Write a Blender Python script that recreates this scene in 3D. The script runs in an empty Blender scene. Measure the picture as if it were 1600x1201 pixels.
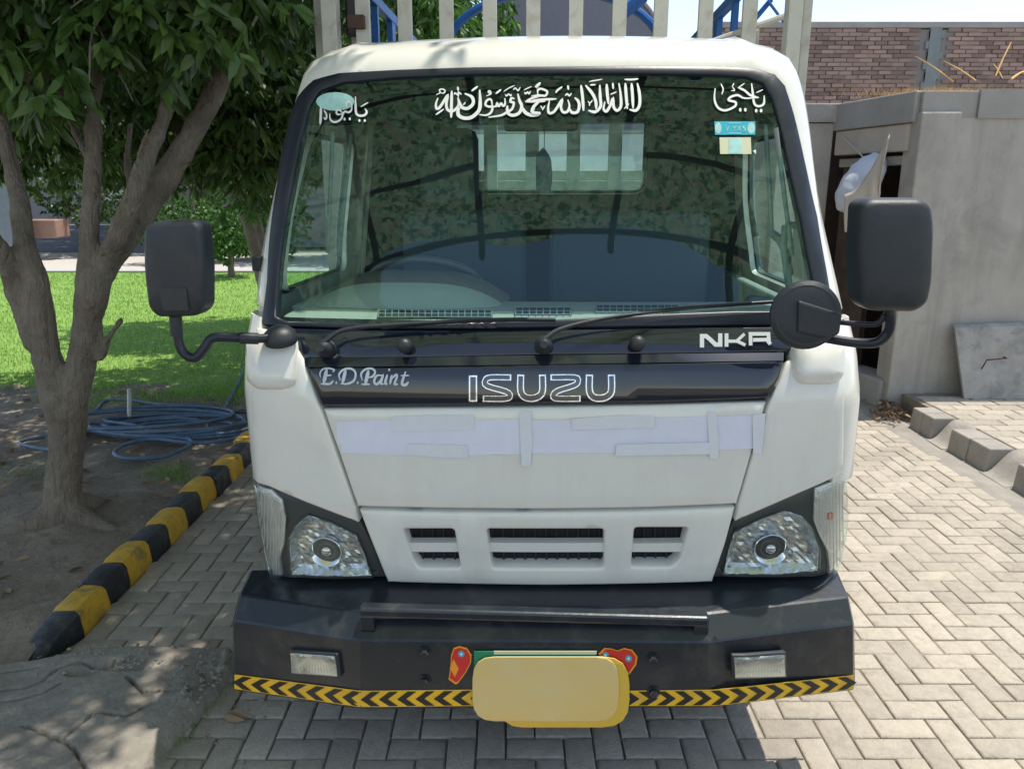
import bpy, bmesh, math, random
from mathutils import Vector, Matrix, noise
from mathutils.geometry import delaunay_2d_cdt
random.seed(7)
SC = bpy.context.scene
COL = SC.collection
R = math.radians
# ------------------------------------------------------------------ camera, light
PITCH = R(14.3); CAMZ = 1.75; FPX = 1200.0
cam = bpy.data.objects.new('camera', bpy.data.cameras.new('camera'))
COL.objects.link(cam)
cam.location = (0, 0, CAMZ); cam.rotation_euler = (R(90) - PITCH, 0, 0)
cam.data.sensor_width = 36; cam.data.lens = 27; cam.data.clip_end = 500; cam.data.clip_start = 0.02
SC.camera = cam
SUNV = Vector((0.27, 0.13, 1.0)).normalized()
world = bpy.data.worlds.new('World'); SC.world = world; world.use_nodes = True
wn = world.node_tree.nodes; wl = world.node_tree.links
sky = wn.new('ShaderNodeTexSky'); sky.sky_type = 'NISHITA'; sky.sun_disc = False
sky.sun_elevation = math.asin(SUNV.z); sky.sun_rotation = math.atan2(SUNV.x, SUNV.y)
sky.air_density = 1.0; sky.dust_density = 0.15; sky.ozone_density = 1.0
hsv = wn.new('ShaderNodeHueSaturation'); hsv.inputs['Saturation'].default_value = 0.76; wl.new(sky.outputs[0], hsv.inputs['Color']); wl.new(hsv.outputs[0], wn['Background'].inputs[0]); wn['Background'].inputs[1].default_value = 0.15
sun = bpy.data.objects.new('sun', bpy.data.lights.new('sun', 'SUN')); COL.objects.link(sun)
sun.data.energy = 3.3; sun.data.angle = R(0.53); sun.data.color = (1.0, 0.94, 0.84)
sun.rotation_euler = (-SUNV).to_track_quat('-Z', 'Y').to_euler(); sun.location = (5, 5, 20)
SC.view_settings.view_transform = 'Standard'; SC.view_settings.look = 'None'
SC.view_settings.gamma = 1; SC.view_settings.use_curve_mapping = False
SC.view_settings.exposure = 0.70

# ------------------------------------------------------------------ material helpers
def nodes(m): return m.node_tree.nodes, m.node_tree.links
def mat(name, col, rough=0.6, metal=0.0, var=0.0, vscale=8.0, bump=0.0, bscale=40.0, spec=0.5, coat=0.0,
        col2=None, island=0.0, dirt=None, dscale=3.0, damt=0.5, trans=0.0, em=None, pos=False, streak=None):
    m = bpy.data.materials.new(name); m.use_nodes = True
    n, l = nodes(m); b = n['Principled BSDF']
    b.inputs['Base Color'].default_value = (*col, 1); b.inputs['Roughness'].default_value = rough
    b.inputs['Metallic'].default_value = metal; b.inputs['Specular IOR Level'].default_value = spec
    b.inputs['Coat Weight'].default_value = coat; b.inputs['Coat Roughness'].default_value = 0.06
    tc = n.new('ShaderNodeTexCoord')
    if pos:
        class G_: pass
        gg = n.new('ShaderNodeNewGeometry'); tc = G_(); tc.outputs = {'Object': gg.outputs['Position']}
    def mixc(fac, a, bcol):
        x = n.new('ShaderNodeMix'); x.data_type = 'RGBA'
        if hasattr(fac, 'links'): l.new(fac, x.inputs['Factor'])
        else: x.inputs['Factor'].default_value = fac
        for s, v in ((x.inputs[6], a), (x.inputs[7], bcol)):
            if hasattr(v, 'links'): l.new(v, s)
            else: s.default_value = (*v, 1)
        return x.outputs[2]
    cur = col
    if var or col2:
        t = n.new('ShaderNodeTexNoise'); t.inputs['Scale'].default_value = vscale; t.inputs['Detail'].default_value = 8
        t.inputs['Roughness'].default_value = 0.65
        l.new(tc.outputs['Object'], t.inputs['Vector'])
        r = n.new('ShaderNodeMapRange'); r.inputs[1].default_value = 0.33; r.inputs[2].default_value = 0.67
        l.new(t.outputs['Fac'], r.inputs[0])
        c2 = col2 if col2 else tuple(c * (1 - var) for c in col)
        cur = mixc(r.outputs[0], cur, c2)
    if dirt:
        t = n.new('ShaderNodeTexNoise'); t.inputs['Scale'].default_value = dscale; t.inputs['Detail'].default_value = 10
        t.inputs['Roughness'].default_value = 0.7; t.inputs['Distortion'].default_value = 0.6
        l.new(tc.outputs['Object'], t.inputs['Vector'])
        r = n.new('ShaderNodeMapRange'); r.inputs[1].default_value = 0.5; r.inputs[2].default_value = 0.68; r.inputs[4].default_value = damt
        l.new(t.outputs['Fac'], r.inputs[0])
        cur = mixc(r.outputs[0], cur, dirt)
    if streak:
        mp = n.new('ShaderNodeMapping'); mp.inputs['Scale'].default_value = streak[1]; l.new(tc.outputs['Object'], mp.inputs[0])
        t = n.new('ShaderNodeTexNoise'); t.inputs['Scale'].default_value = 1; t.inputs['Detail'].default_value = 7; t.inputs['Roughness'].default_value = 0.7; l.new(mp.outputs[0], t.inputs[0])
        r = n.new('ShaderNodeMapRange'); r.inputs[1].default_value = 0.48; r.inputs[2].default_value = 0.72; r.inputs[4].default_value = streak[2]; l.new(t.outputs['Fac'], r.inputs[0])
        cur = mixc(r.outputs[0], cur, streak[0])
    if island:
        g = n.new('ShaderNodeNewGeometry'); hs = n.new('ShaderNodeHueSaturation')
        oi = n.new('ShaderNodeObjectInfo'); ad = n.new('ShaderNodeMath'); ad.operation = 'ADD'
        l.new(g.outputs['Random Per Island'], ad.inputs[0]); l.new(oi.outputs['Random'], ad.inputs[1])
        fr = n.new('ShaderNodeMath'); fr.operation = 'FRACT'; l.new(ad.outputs[0], fr.inputs[0])
        r = n.new('ShaderNodeMapRange'); r.inputs[3].default_value = 1 - island; r.inputs[4].default_value = 1 + island
        l.new(fr.outputs[0], r.inputs[0]); l.new(r.outputs[0], hs.inputs['Value'])
        if hasattr(cur, 'links'): l.new(cur, hs.inputs['Color'])
        else: hs.inputs['Color'].default_value = (*cur, 1)
        cur = hs.outputs[0]
    if hasattr(cur, 'links'): l.new(cur, b.inputs['Base Color'])
    if bump:
        t = n.new('ShaderNodeTexNoise'); t.inputs['Scale'].default_value = bscale; t.inputs['Detail'].default_value = 9
        t.inputs['Roughness'].default_value = 0.62
        l.new(tc.outputs['Object'], t.inputs['Vector'])
        bp = n.new('ShaderNodeBump'); bp.inputs['Strength'].default_value = min(1, bump); bp.inputs['Distance'].default_value = 0.01 * max(1, bump)
        l.new(t.outputs['Fac'], bp.inputs['Height']); l.new(bp.outputs[0], b.inputs['Normal'])
    if trans:
        tr = n.new('ShaderNodeBsdfTranslucent'); ms = n.new('ShaderNodeMixShader'); ms.inputs[0].default_value = trans
        if hasattr(cur, 'links'): l.new(cur, tr.inputs[0])
        else: tr.inputs[0].default_value = (*cur, 1)
        l.new(b.outputs[0], ms.inputs[1]); l.new(tr.outputs[0], ms.inputs[2]); l.new(ms.outputs[0], n['Material Output'].inputs[0])
    return m

def bark_mat():
    m = mat('bark', (0.27,0.225,0.17), 0.9, col2=(0.17,0.14,0.11), vscale=6, dirt=(0.33,0.30,0.25), dscale=3.5, damt=0.55)
    n, l = nodes(m); tc = n.new('ShaderNodeTexCoord'); mp = n.new('ShaderNodeMapping'); mp.inputs['Scale'].default_value = (1, 1, 0.28)
    l.new(tc.outputs['Object'], mp.inputs[0]); hs = []
    for sc, st in ((24, 0.6), (60, 0.35)):
        t = n.new('ShaderNodeTexNoise'); t.inputs['Scale'].default_value = sc; t.inputs['Detail'].default_value = 8; t.inputs['Distortion'].default_value = 1.2; l.new(mp.outputs[0], t.inputs[0]); hs.append(t.outputs['Fac'])
    v = n.new('ShaderNodeTexVoronoi'); v.feature = 'DISTANCE_TO_EDGE'; v.inputs['Scale'].default_value = 11; l.new(mp.outputs[0], v.inputs[0])
    mr = n.new('ShaderNodeMapRange'); mr.inputs[2].default_value = 0.12; l.new(v.outputs[0], mr.inputs[0])
    a = n.new('ShaderNodeMath'); a.operation = 'ADD'; l.new(hs[0], a.inputs[0]); l.new(hs[1], a.inputs[1])
    b2 = n.new('ShaderNodeMath'); b2.operation = 'MULTIPLY_ADD'; b2.inputs[1].default_value = 0.35; l.new(mr.outputs[0], b2.inputs[0]); l.new(a.outputs[0], b2.inputs[2])
    bp = n.new('ShaderNodeBump'); bp.inputs['Strength'].default_value = 1; bp.inputs['Distance'].default_value = 0.02; l.new(b2.outputs[0], bp.inputs['Height']); l.new(bp.outputs[0], n['Principled BSDF'].inputs['Normal'])
    return m
def glass_mat(name, tint, ior=1.5, rough=0.0, boost=1.0, film=0.0, filmcol=(0.5,0.55,0.5)):
    m = bpy.data.materials.new(name); m.use_nodes = True
    n, l = nodes(m); n.remove(n['Principled BSDF'])
    t = n.new('ShaderNodeBsdfTransparent'); t.inputs[0].default_value = (*tint, 1)
    g = n.new('ShaderNodeBsdfGlossy'); g.inputs['Roughness'].default_value = rough; g.inputs[0].default_value = (0.66,0.90,0.95,1)
    f = n.new('ShaderNodeLayerWeight'); f.inputs[0].default_value = 0.5
    pw = n.new('ShaderNodeMath'); pw.operation = 'POWER'; pw.inputs[1].default_value = 5; l.new(f.outputs['Facing'], pw.inputs[0])
    f0 = ((ior-1)/(ior+1))**2*boost
    mu = n.new('ShaderNodeMath'); mu.operation = 'MULTIPLY_ADD'; mu.use_clamp = True; mu.inputs[1].default_value = (1-f0)*0.8; mu.inputs[2].default_value = f0
    l.new(pw.outputs[0], mu.inputs[0]); ms = n.new('ShaderNodeMixShader')
    l.new(mu.outputs[0], ms.inputs[0]); l.new(t.outputs[0], ms.inputs[1]); l.new(g.outputs[0], ms.inputs[2])
    out = ms.outputs[0]
    if film:
        d = n.new('ShaderNodeBsdfDiffuse'); d.inputs[0].default_value = (*filmcol, 1)
        tx = n.new('ShaderNodeTexNoise'); tx.inputs['Scale'].default_value = 2.5; tx.inputs['Detail'].default_value = 9; tx.inputs['Roughness'].default_value = 0.7
        tc = n.new('ShaderNodeTexCoord'); l.new(tc.outputs['Object'], tx.inputs[0])
        mr = n.new('ShaderNodeMapRange'); mr.inputs[1].default_value = 0.35; mr.inputs[2].default_value = 0.8; mr.inputs[3].default_value = film*0.3; mr.inputs[4].default_value = film
        l.new(tx.outputs['Fac'], mr.inputs[0])
        m2 = n.new('ShaderNodeMixShader'); l.new(mr.outputs[0], m2.inputs[0]); l.new(out, m2.inputs[1]); l.new(d.outputs[0], m2.inputs[2]); out = m2.outputs[0]
    l.new(out, n['Material Output'].inputs[0])
    return m

def camo_mat():
    m = bpy.data.materials.new('camo_net'); m.use_nodes = True
    n, l = nodes(m); b = n['Principled BSDF']; b.inputs['Roughness'].default_value = 0.9
    tc = n.new('ShaderNodeTexCoord'); cur = None
    cols = [((0.34,0.46,0.22), (0.16,0.28,0.13), 6.0, 0.0), (None, (0.55,0.42,0.26), 8.0, 3.0), (None, (0.10,0.17,0.09), 9.0, 7.0), (None, (0.50,0.58,0.36), 12.0, 11.0)]
    for a, c, s, o in cols:
        mp = n.new('ShaderNodeMapping'); mp.inputs['Location'].default_value = (o, o*2, o); l.new(tc.outputs['Object'], mp.inputs[0])
        t = n.new('ShaderNodeTexNoise'); t.inputs['Scale'].default_value = s; t.inputs['Detail'].default_value = 4; l.new(mp.outputs[0], t.inputs[0])
        t.inputs['Roughness'].default_value = 0.6
        r = n.new('ShaderNodeMapRange'); r.inputs[1].default_value = 0.53; r.inputs[2].default_value = 0.55; l.new(t.outputs['Fac'], r.inputs[0])
        x = n.new('ShaderNodeMix'); x.data_type = 'RGBA'; l.new(r.outputs[0], x.inputs['Factor'])
        if a: x.inputs[6].default_value = (*a, 1)
        else: l.new(cur, x.inputs[6])
        x.inputs[7].default_value = (*c, 1); cur = x.outputs[2]
    l.new(cur, b.inputs['Base Color'])
    tr = n.new('ShaderNodeBsdfTranslucent'); l.new(cur, tr.inputs[0])
    ms = n.new('ShaderNodeMixShader'); ms.inputs[0].default_value = 0.6
    l.new(b.outputs[0], ms.inputs[1]); l.new(tr.outputs[0], ms.inputs[2]); l.new(ms.outputs[0], n['Material Output'].inputs[0])
    return m

M = {}
M['white'] = mat('white_paint', (0.775,0.76,0.695), 0.22, coat=0.7, var=0.03, vscale=3, dirt=(0.55,0.52,0.44), dscale=7, damt=0.18, streak=((0.56,0.53,0.45),(14,14,1.2),0.18), bump=0.03, bscale=6)
M['black_gloss'] = mat('black_gloss_paint', (0.010,0.014,0.024), 0.10, coat=0.6, bump=0.02, bscale=4, dirt=(0.03,0.035,0.04), dscale=9, damt=0.25)
M['bumper'] = mat('bumper_black_steel', (0.012,0.017,0.024), 0.33, bump=0.18, bscale=9, dirt=(0.10,0.095,0.085), dscale=7, damt=0.35, coat=0.2)
M['plastic'] = mat('black_plastic', (0.022,0.027,0.033), 0.48, bump=0.1, bscale=150, dirt=(0.06,0.06,0.058), damt=0.35, dscale=6)
M['rubber'] = mat('black_rubber', (0.012,0.016,0.026), 0.4, bump=0.05, bscale=60)
M['under'] = mat('dark_underbody', (0.010,0.010,0.011), 0.8)
M['glass'] = glass_mat('windshield_glass', (0.76,0.93,0.90), 1.6, 0.0, 1.25, 0.010, (0.45,0.55,0.5))
M['pane'] = glass_mat('window_pane', (0.82,0.92,0.90), 1.5, 0.0, 2.0)
M['lens'] = glass_mat('lamp_lens', (0.95,0.96,0.95), 1.5, 0.03, 2.0, 0.10, (0.55,0.52,0.42))
M['band'] = glass_mat('tint_band', (0.28,0.29,0.27), 1.2, 0.2, 0.3)
M['chrome'] = mat('chrome', (0.75,0.77,0.78), 0.12, 1.0, bump=0.15, bscale=60)
M['reflector'] = mat('lamp_reflector', (0.66,0.69,0.70), 0.10, 0.95, bump=0.2, bscale=70)
M['bowl'] = mat('bowl', (0.85,0.87,0.88), 0.08, 1.0)
M['wheelgrip'] = mat('wheel_grip', (0.10,0.11,0.115), 0.4)
M['logo_face'] = mat('logo_face', (0.10,0.105,0.12), 0.2, 0.9)
M['turnref'] = mat('turn_reflector', (0.80,0.81,0.79), 0.22, 0.7, bump=0.5, bscale=50)
M['darkhousing'] = mat('lamp_housing', (0.05,0.055,0.052), 0.4)
M['letter'] = mat('white_vinyl', (0.80,0.80,0.77), 0.5)
M['grey_letter'] = mat('silver_letters', (0.50,0.54,0.56), 0.35, 0.3)
M['paper'] = mat('white_paper_tape', (0.76,0.77,0.88), 0.6, var=0.06, vscale=20, bump=0.15, bscale=25, island=0.04)
M['tape'] = mat('clear_white_tape', (0.74,0.75,0.79), 0.35, var=0.05, vscale=30, bump=0.1, bscale=40)
M['yellow'] = mat('yellow_paint', (0.86,0.50,0.02), 0.45, var=0.2, vscale=12, dirt=(0.25,0.2,0.1), damt=0.4, dscale=9)
M['tapeblack'] = mat('tape_black', (0.012,0.012,0.014), 0.4)
M['plate_front'] = mat('plate_front', (0.68,0.53,0.24), 0.5, col2=(0.70,0.47,0.12), vscale=3)
M['plate_back'] = mat('plate_back', (0.66,0.43,0.05), 0.5)
M['plate_green'] = mat('plate_green', (0.02,0.22,0.10), 0.5)
M['red'] = mat('sticker_red', (0.60,0.03,0.025), 0.35)
M['orange'] = mat('sticker_orange', (0.85,0.32,0.02), 0.35)
M['aqua'] = mat('sticker_aqua', (0.45,0.75,0.70), 0.5, var=0.25, vscale=30)
M['cyan'] = mat('sticker_cyan', (0.02,0.42,0.55), 0.4)
M['cream'] = mat('sticker_cream', (0.62,0.62,0.42), 0.5)
M['dash'] = mat('dash_plastic', (0.42,0.43,0.38), 0.65, bump=0.1, bscale=200, var=0.08)
M['binnacle'] = mat('binnacle_cloth', (0.13,0.12,0.10), 0.8, col2=(0.20,0.17,0.14), vscale=25)
M['seat'] = mat('seat_fabric', (0.06,0.085,0.095), 0.85, bump=0.2, bscale=120)
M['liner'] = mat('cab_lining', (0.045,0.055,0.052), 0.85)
M['trim'] = mat('grey_trim', (0.25,0.29,0.27), 0.6)
M['frame_white'] = mat('body_frame_cream', (0.56,0.55,0.49), 0.5, var=0.1, vscale=4, dirt=(0.30,0.22,0.14), damt=0.5, dscale=11, bump=0.08, bscale=30)
M['blue'] = mat('body_blue', (0.018,0.13,0.42), 0.4, var=0.2, vscale=5)
M['rust'] = mat('rusty_steel', (0.10,0.05,0.035), 0.8, var=0.4, vscale=20)
M['amber'] = mat('amber_bulb', (0.8,0.2,0.05), 0.3)
M['paver'] = mat('paver_concrete', (0.47,0.415,0.335), 0.88, var=0.16, vscale=38, bump=0.6, bscale=110, island=0.12, dirt=(0.29,0.255,0.205), dscale=1.5, damt=0.6, pos=True, streak=((0.23,0.20,0.165),(16,16,16),0.5))
M['sand'] = mat('joint_sand', (0.31,0.265,0.205), 0.95, var=0.35, vscale=12, bump=0.6, bscale=90)
M['kerbstone'] = mat('kerb_concrete', (0.36,0.33,0.29), 0.9, var=0.25, vscale=7, bump=0.5, bscale=50, island=0.07)
M['kerb_yellow'] = mat('kerb_yellow_paint', (0.74,0.44,0.03), 0.6, var=0.25, vscale=14, bump=0.5, bscale=30, dirt=(0.16,0.13,0.09), dscale=11, damt=0.75)
M['kerb_black'] = mat('kerb_black_paint', (0.022,0.026,0.030), 0.5, var=0.3, vscale=14, bump=0.5, bscale=30, dirt=(0.12,0.12,0.11), dscale=9, damt=0.6)
M['plaster'] = mat('cement_plaster', (0.44,0.415,0.375), 0.92, var=0.0, col2=(0.35,0.33,0.30), vscale=2.2, bump=0.7, bscale=16, dirt=(0.27,0.26,0.24), dscale=1.9, damt=0.8, streak=((0.25,0.235,0.21),(7,7,0.8),0.55))
M['plaster2'] = mat('cement_fascia', (0.38,0.365,0.34), 0.92, col2=(0.30,0.29,0.275), vscale=2.5, bump=0.3, bscale=30)
M['slab'] = mat('concrete_slab', (0.42,0.40,0.37), 0.9, col2=(0.30,0.29,0.27), vscale=6, bump=0.5, bscale=40, dirt=(0.17,0.17,0.17), dscale=8, damt=0.6)
M['brick'] = mat('brick_clay', (0.35,0.235,0.19), 0.9, var=0.3, vscale=3, island=0.32, bump=0.3, bscale=40)
M['mortar'] = mat('brick_mortar', (0.24,0.21,0.19), 0.95)
M['bark'] = bark_mat()
M['leaf'] = mat('leaf', (0.058,0.125,0.032), 0.38, island=0.55, col2=(0.10,0.17,0.035), vscale=1.8, trans=0.32)
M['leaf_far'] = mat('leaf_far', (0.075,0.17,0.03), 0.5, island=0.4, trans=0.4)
M['soil'] = mat('soil', (0.29,0.235,0.17), 0.95, col2=(0.16,0.13,0.095), vscale=2.2, bump=1.6, bscale=26, dirt=(0.38,0.33,0.25), dscale=4, damt=0.6, streak=((0.11,0.09,0.065),(22,22,22),0.6))
M['lawn'] = mat('lawn_soil', (0.22,0.36,0.07), 0.95, col2=(0.16,0.28,0.05), vscale=3, bump=0.8, bscale=60)
M['grass'] = mat('grass_blade', (0.23,0.40,0.07), 0.6, island=0.35, trans=0.4)
M['apron'] = mat('broken_concrete', (0.30,0.275,0.235), 0.92, col2=(0.22,0.195,0.16), vscale=3.5, bump=0.8, bscale=60, dirt=(0.16,0.14,0.115), dscale=5, damt=0.6, streak=((0.40,0.37,0.31),(26,26,26),0.6))
M['pathc'] = mat('path_concrete', (0.50,0.46,0.40), 0.9, var=0.1)
M['grey_wall'] = mat('grey_wall', (0.33,0.33,0.36), 0.9, var=0.15, vscale=2)
M['pale_wall'] = mat('pale_wall', (0.70,0.71,0.69), 0.9, var=0.08, vscale=1)
M['step'] = mat('grey_step', (0.20,0.22,0.26), 0.8, var=0.2)
M['terracotta'] = mat('terracotta', (0.42,0.25,0.19), 0.9, var=0.2)
M['hose'] = mat('hose_blue', (0.09,0.16,0.25), 0.35, var=0.3, vscale=4, dirt=(0.25,0.30,0.33), damt=0.6, dscale=5)
M['sack'] = mat('sack_white', (0.62,0.66,0.74), 0.7, bump=0.3, bscale=14)
M['cloth'] = mat('cloth_beige', (0.50,0.44,0.38), 0.85, var=0.15, vscale=6, bump=0.4, bscale=12)
M['wood'] = mat('dark_wood', (0.09,0.06,0.05), 0.8, var=0.4, vscale=10, bump=0.3)
M['dry'] = mat('dry_stalk', (0.60,0.36,0.13), 0.9, island=0.3)
M['dryleaf'] = mat('dry_leaf', (0.30,0.20,0.12), 0.9, island=0.5, trans=0.15)
M['far_grey'] = mat('far_grey_roof', (0.19,0.19,0.22), 0.8, var=0.1)
M['camo'] = camo_mat()
M['steel'] = mat('carport_steel', (0.03,0.04,0.06), 0.5)
M['binner'] = mat('grille_mesh', (0.02,0.022,0.028), 0.5)

# ------------------------------------------------------------------ object helpers
def tag(o, label=None, cat=None, group=None, kind=None):
    if label: o['label'] = label
    if cat: o['category'] = cat
    if group: o['group'] = group
    if kind: o['kind'] = kind
    return o
def mesh_obj(name, verts, faces, m, parent=None, smooth=None, bevel=0.0, mats=None, mi=None):
    me = bpy.data.meshes.new(name); me.from_pydata([tuple(v) for v in verts], [], faces); me.update()
    for mm in (mats or [m]): me.materials.append(mm)
    if mi: me.polygons.foreach_set('material_index', mi)
    if smooth is not None:
        me.polygons.foreach_set('use_smooth', [True] * len(me.polygons))
        me.set_sharp_from_angle(angle=R(smooth))
    o = bpy.data.objects.new(name, me); COL.objects.link(o)
    if parent: o.parent = parent
    if bevel:
        b = o.modifiers.new('bevel', 'BEVEL'); b.width = bevel; b.segments = 2; b.limit_method = 'ANGLE'; b.angle_limit = R(40)
    return o
def empty(name, loc=(0,0,0), rz=0, **k):
    o = bpy.data.objects.new(name, None); COL.objects.link(o); o.location = loc; o.rotation_euler = (0,0,rz)
    return tag(o, **k)
class MB:
    def __init__(s): s.v = []; s.f = []; s.mi = []
    def add(s, v, f, mi=0):
        n = len(s.v); s.v += [Vector(p) for p in v]; s.f += [tuple(i + n for i in q) for q in f]; s.mi += [mi] * len(f); return s
    def box(s, x0, x1, y0, y1, z0, z1, mtx=None, mi=0):
        v = [Vector((x,y,z)) for z in (z0,z1) for y in (y0,y1) for x in (x0,x1)]
        if mtx: v = [mtx @ p for p in v]
        return s.add(v, [(0,2,3,1),(4,5,7,6),(0,1,5,4),(2,6,7,3),(0,4,6,2),(1,3,7,5)], mi)
    def tube(s, pts, r, seg=10, cap=True, mi=0, squash=None):
        pts = [Vector(p) for p in pts]; rs = r if isinstance(r, (list, tuple)) else [r] * len(pts)
        n = len(pts); rings = []; up = None
        for i, p in enumerate(pts):
            t = (pts[min(i+1,n-1)] - pts[max(i-1,0)]).normalized()
            if up is None: up = Vector((0,0,1)) if abs(t.z) < 0.9 else Vector((0,1,0))
            a = t.cross(up).normalized(); b = a.cross(t).normalized(); up = b
            rings.append([p + (a * math.cos(k*2*math.pi/seg) + b * math.sin(k*2*math.pi/seg)) * rs[i] for k in range(seg)])
        v = [q for g in rings for q in g]; f = []
        for i in range(n-1):
            for k in range(seg):
                k2 = (k+1) % seg; f.append((i*seg+k, i*seg+k2, (i+1)*seg+k2, (i+1)*seg+k))
        if cap: f.append(tuple(range(seg-1,-1,-1))); f.append(tuple((n-1)*seg+k for k in range(seg)))
        return s.add(v, f, mi)
    def lathe(s, prof, mtx, seg=24, mi=0, cap=True):
        v = []; f = []
        for (r, h) in prof:
            for k in range(seg):
                a = k*2*math.pi/seg; v.append(mtx @ Vector((r*math.cos(a), r*math.sin(a), h)))
        for i in range(len(prof)-1):
            for k in range(seg):
                k2 = (k+1) % seg; f.append((i*seg+k, i*seg+k2, (i+1)*seg+k2, (i+1)*seg+k))
        if cap: f.append(tuple(range(seg-1,-1,-1))); f.append(tuple((len(prof)-1)*seg+k for k in range(seg)))
        return s.add(v, f, mi)
    def prism(s, poly, y0, y1, plane='xz', mi=0):
        n = len(poly); 
        def P(a, b, c): return (a, c, b) if plane == 'xz' else ((a, b, c) if plane == 'xy' else (c, a, b))
        v = [P(a, b, y0) for a, b in poly] + [P(a, b, y1) for a, b in poly]
        f = [tuple(range(n)), tuple(range(2*n-1, n-1, -1))] + [(i, i+n, (i+1) % n + n, (i+1) % n) for i in range(n)]
        return s.add(v, f, mi)
    def build(s, name, m, parent=None, smooth=None, bevel=0.0, mats=None):
        return mesh_obj(name, s.v, s.f, m, parent, smooth, bevel, mats, s.mi if mats else None)
def align(p, d, up=(0,0,1)):
    z = Vector(d).normalized(); u = Vector(up)
    if abs(z.dot(u)) > 0.95: u = Vector((0,1,0))
    x = u.cross(z).normalized(); y = z.cross(x)
    return Matrix(((x.x,y.x,z.x,p[0]),(x.y,y.y,z.y,p[1]),(x.z,y.z,z.z,p[2]),(0,0,0,1)))
def catmull(pts, n=6, closed=False):
    pts = [Vector(p) for p in pts]; N = len(pts); out = []
    rng = range(N if closed else N-1)
    for i in rng:
        p1, p2 = pts[i], pts[(i+1) % N]
        p0 = pts[(i-1) % N] if closed or i > 0 else p1*2-p2
        p3 = pts[(i+2) % N] if closed or i < N-2 else p2*2-p1
        for k in range(n):
            t = k/n; out.append(0.5*((2*p1)+(p2-p0)*t+(2*p0-5*p1+4*p2-p3)*t*t+(3*p1-p0-3*p2+p3)*t*t*t))
    if not closed: out.append(pts[-1])
    return out
# ------------------------------------------------------------------ survey: points of the photo to points of the place
cp, sp_ = math.cos(PITCH), math.sin(PITCH)
def ray(px, py):
    v = -(py-600.5)/FPX
    return Vector(((px-800)/FPX, cp + v*sp_, -sp_ + v*cp))
def at_y(px, py, Y):
    d = ray(px, py); return Vector((0,0,CAMZ)) + d*(Y/d.y)
def at_z(px, py, Z):
    d = ray(px, py); return Vector((0,0,CAMZ)) + d*((Z-CAMZ)/d.z)
def proj(p):
    x, y, z = p[0], p[1], p[2]-CAMZ
    dep = y*cp - z*sp_; up = y*sp_ + z*cp
    return 800 + FPX*x/dep, 600.5 - FPX*up/dep
T0 = Vector((0.096, 2.03, 0)); YAW = R(-2.9)
cy_, sy_ = math.cos(YAW), math.sin(YAW)
def t2w(p): return Vector((T0.x + p[0]*cy_ - p[1]*sy_, T0.y + p[0]*sy_ + p[1]*cy_, p[2]))
def w2t(p):
    a, b = p[0]-T0.x, p[1]-T0.y
    return Vector((a*cy_ + b*sy_, -a*sy_ + b*cy_, p[2]))
def t_at(px, py, yl):
    o = w2t((0,0,CAMZ)); d = w2t(Vector((0,0,CAMZ)) + ray(px,py)) - o
    return o + d*((yl-o.y)/d.y)
def interp(tab, v, k):
    n = len(tab)
    if v <= tab[0][0]: i = 0
    elif v >= tab[-1][0]: i = n-2
    else:
        i = 0
        while tab[i+1][0] < v: i += 1
    a, b = tab[i], tab[i+1]; t = (v-a[0])/(b[0]-a[0])
    if t < 0 or t > 1: return a[k] + (b[k]-a[k])*t
    def sl(j):
        if j <= 0: return (tab[1][k]-tab[0][k])/(tab[1][0]-tab[0][0])
        if j >= n-1: return (tab[-1][k]-tab[-2][k])/(tab[-1][0]-tab[-2][0])
        l_ = (tab[j][k]-tab[j-1][k])/(tab[j][0]-tab[j-1][0]); r_ = (tab[j+1][k]-tab[j][k])/(tab[j+1][0]-tab[j][0])
        return 0 if l_*r_ <= 0 else 2*l_*r_/(l_+r_)
    h = b[0]-a[0]; t2, t3 = t*t, t*t*t
    return (2*t3-3*t2+1)*a[k] + (t3-2*t2+t)*h*sl(i) + (-2*t3+3*t2)*b[k] + (t3-t2)*h*sl(i+1)
#        v     y      z     W     R     c
CAB = [(0.50, 0.050, 0.50, 0.870, 0.10, 0.05), (0.65, 0.018, 0.65, 0.874, 0.11, 0.05), (0.88, 0.0, 0.88, 0.878, 0.11, 0.05),
       (1.17, 0.004, 1.17, 0.878, 0.11, 0.05), (1.28, 0.022, 1.28, 0.872, 0.11, 0.06), (1.39, 0.085, 1.39, 0.872, 0.12, 0.08),
       (1.75, 0.245, 1.75, 0.828, 0.12, 0.09), (2.00, 0.358, 2.00, 0.800, 0.13, 0.10), (2.09, 0.405, 2.09, 0.782, 0.13, 0.10),
       (2.14, 0.440, 2.135, 0.768, 0.14, 0.10), (2.18, 0.490, 2.166, 0.745, 0.15, 0.10), (2.22, 0.56, 2.190, 0.71, 0.16, 0.09),
       (2.26, 0.68, 2.208, 0.65, 0.16, 0.07), (2.30, 0.85, 2.219, 0.54, 0.15, 0.05)]
CABY = 1.50
def S_raw(u, v):
    p = S_flat(u, v); p.x -= 0.014*(p.z-1.0)+0.018*math.exp(-((p.z-1.65)/0.25)**2)
    if v > 2.10: p.z += 0.020*max(0, 1-(p.x/0.78)**2)*min(1, (v-2.10)/0.12)
    return p
def S_flat(u, v):
    y, z, W, Rr, c = (interp(CAB, v, k) for k in (1,2,3,4,5))
    a = W-Rr; s = 1 if u >= 0 else -1; q = abs(u)
    if q <= a: return Vector((u, y + c*q*q, z))
    yb = y + c*a*a; L = Rr*math.pi/2
    if q <= a+L:
        f = (q-a)/Rr; return Vector((s*(a+Rr*math.sin(f)), yb + Rr*(1-math.cos(f)), z))
    return Vector((s*W, yb+Rr+(q-a-L), z))
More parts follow.
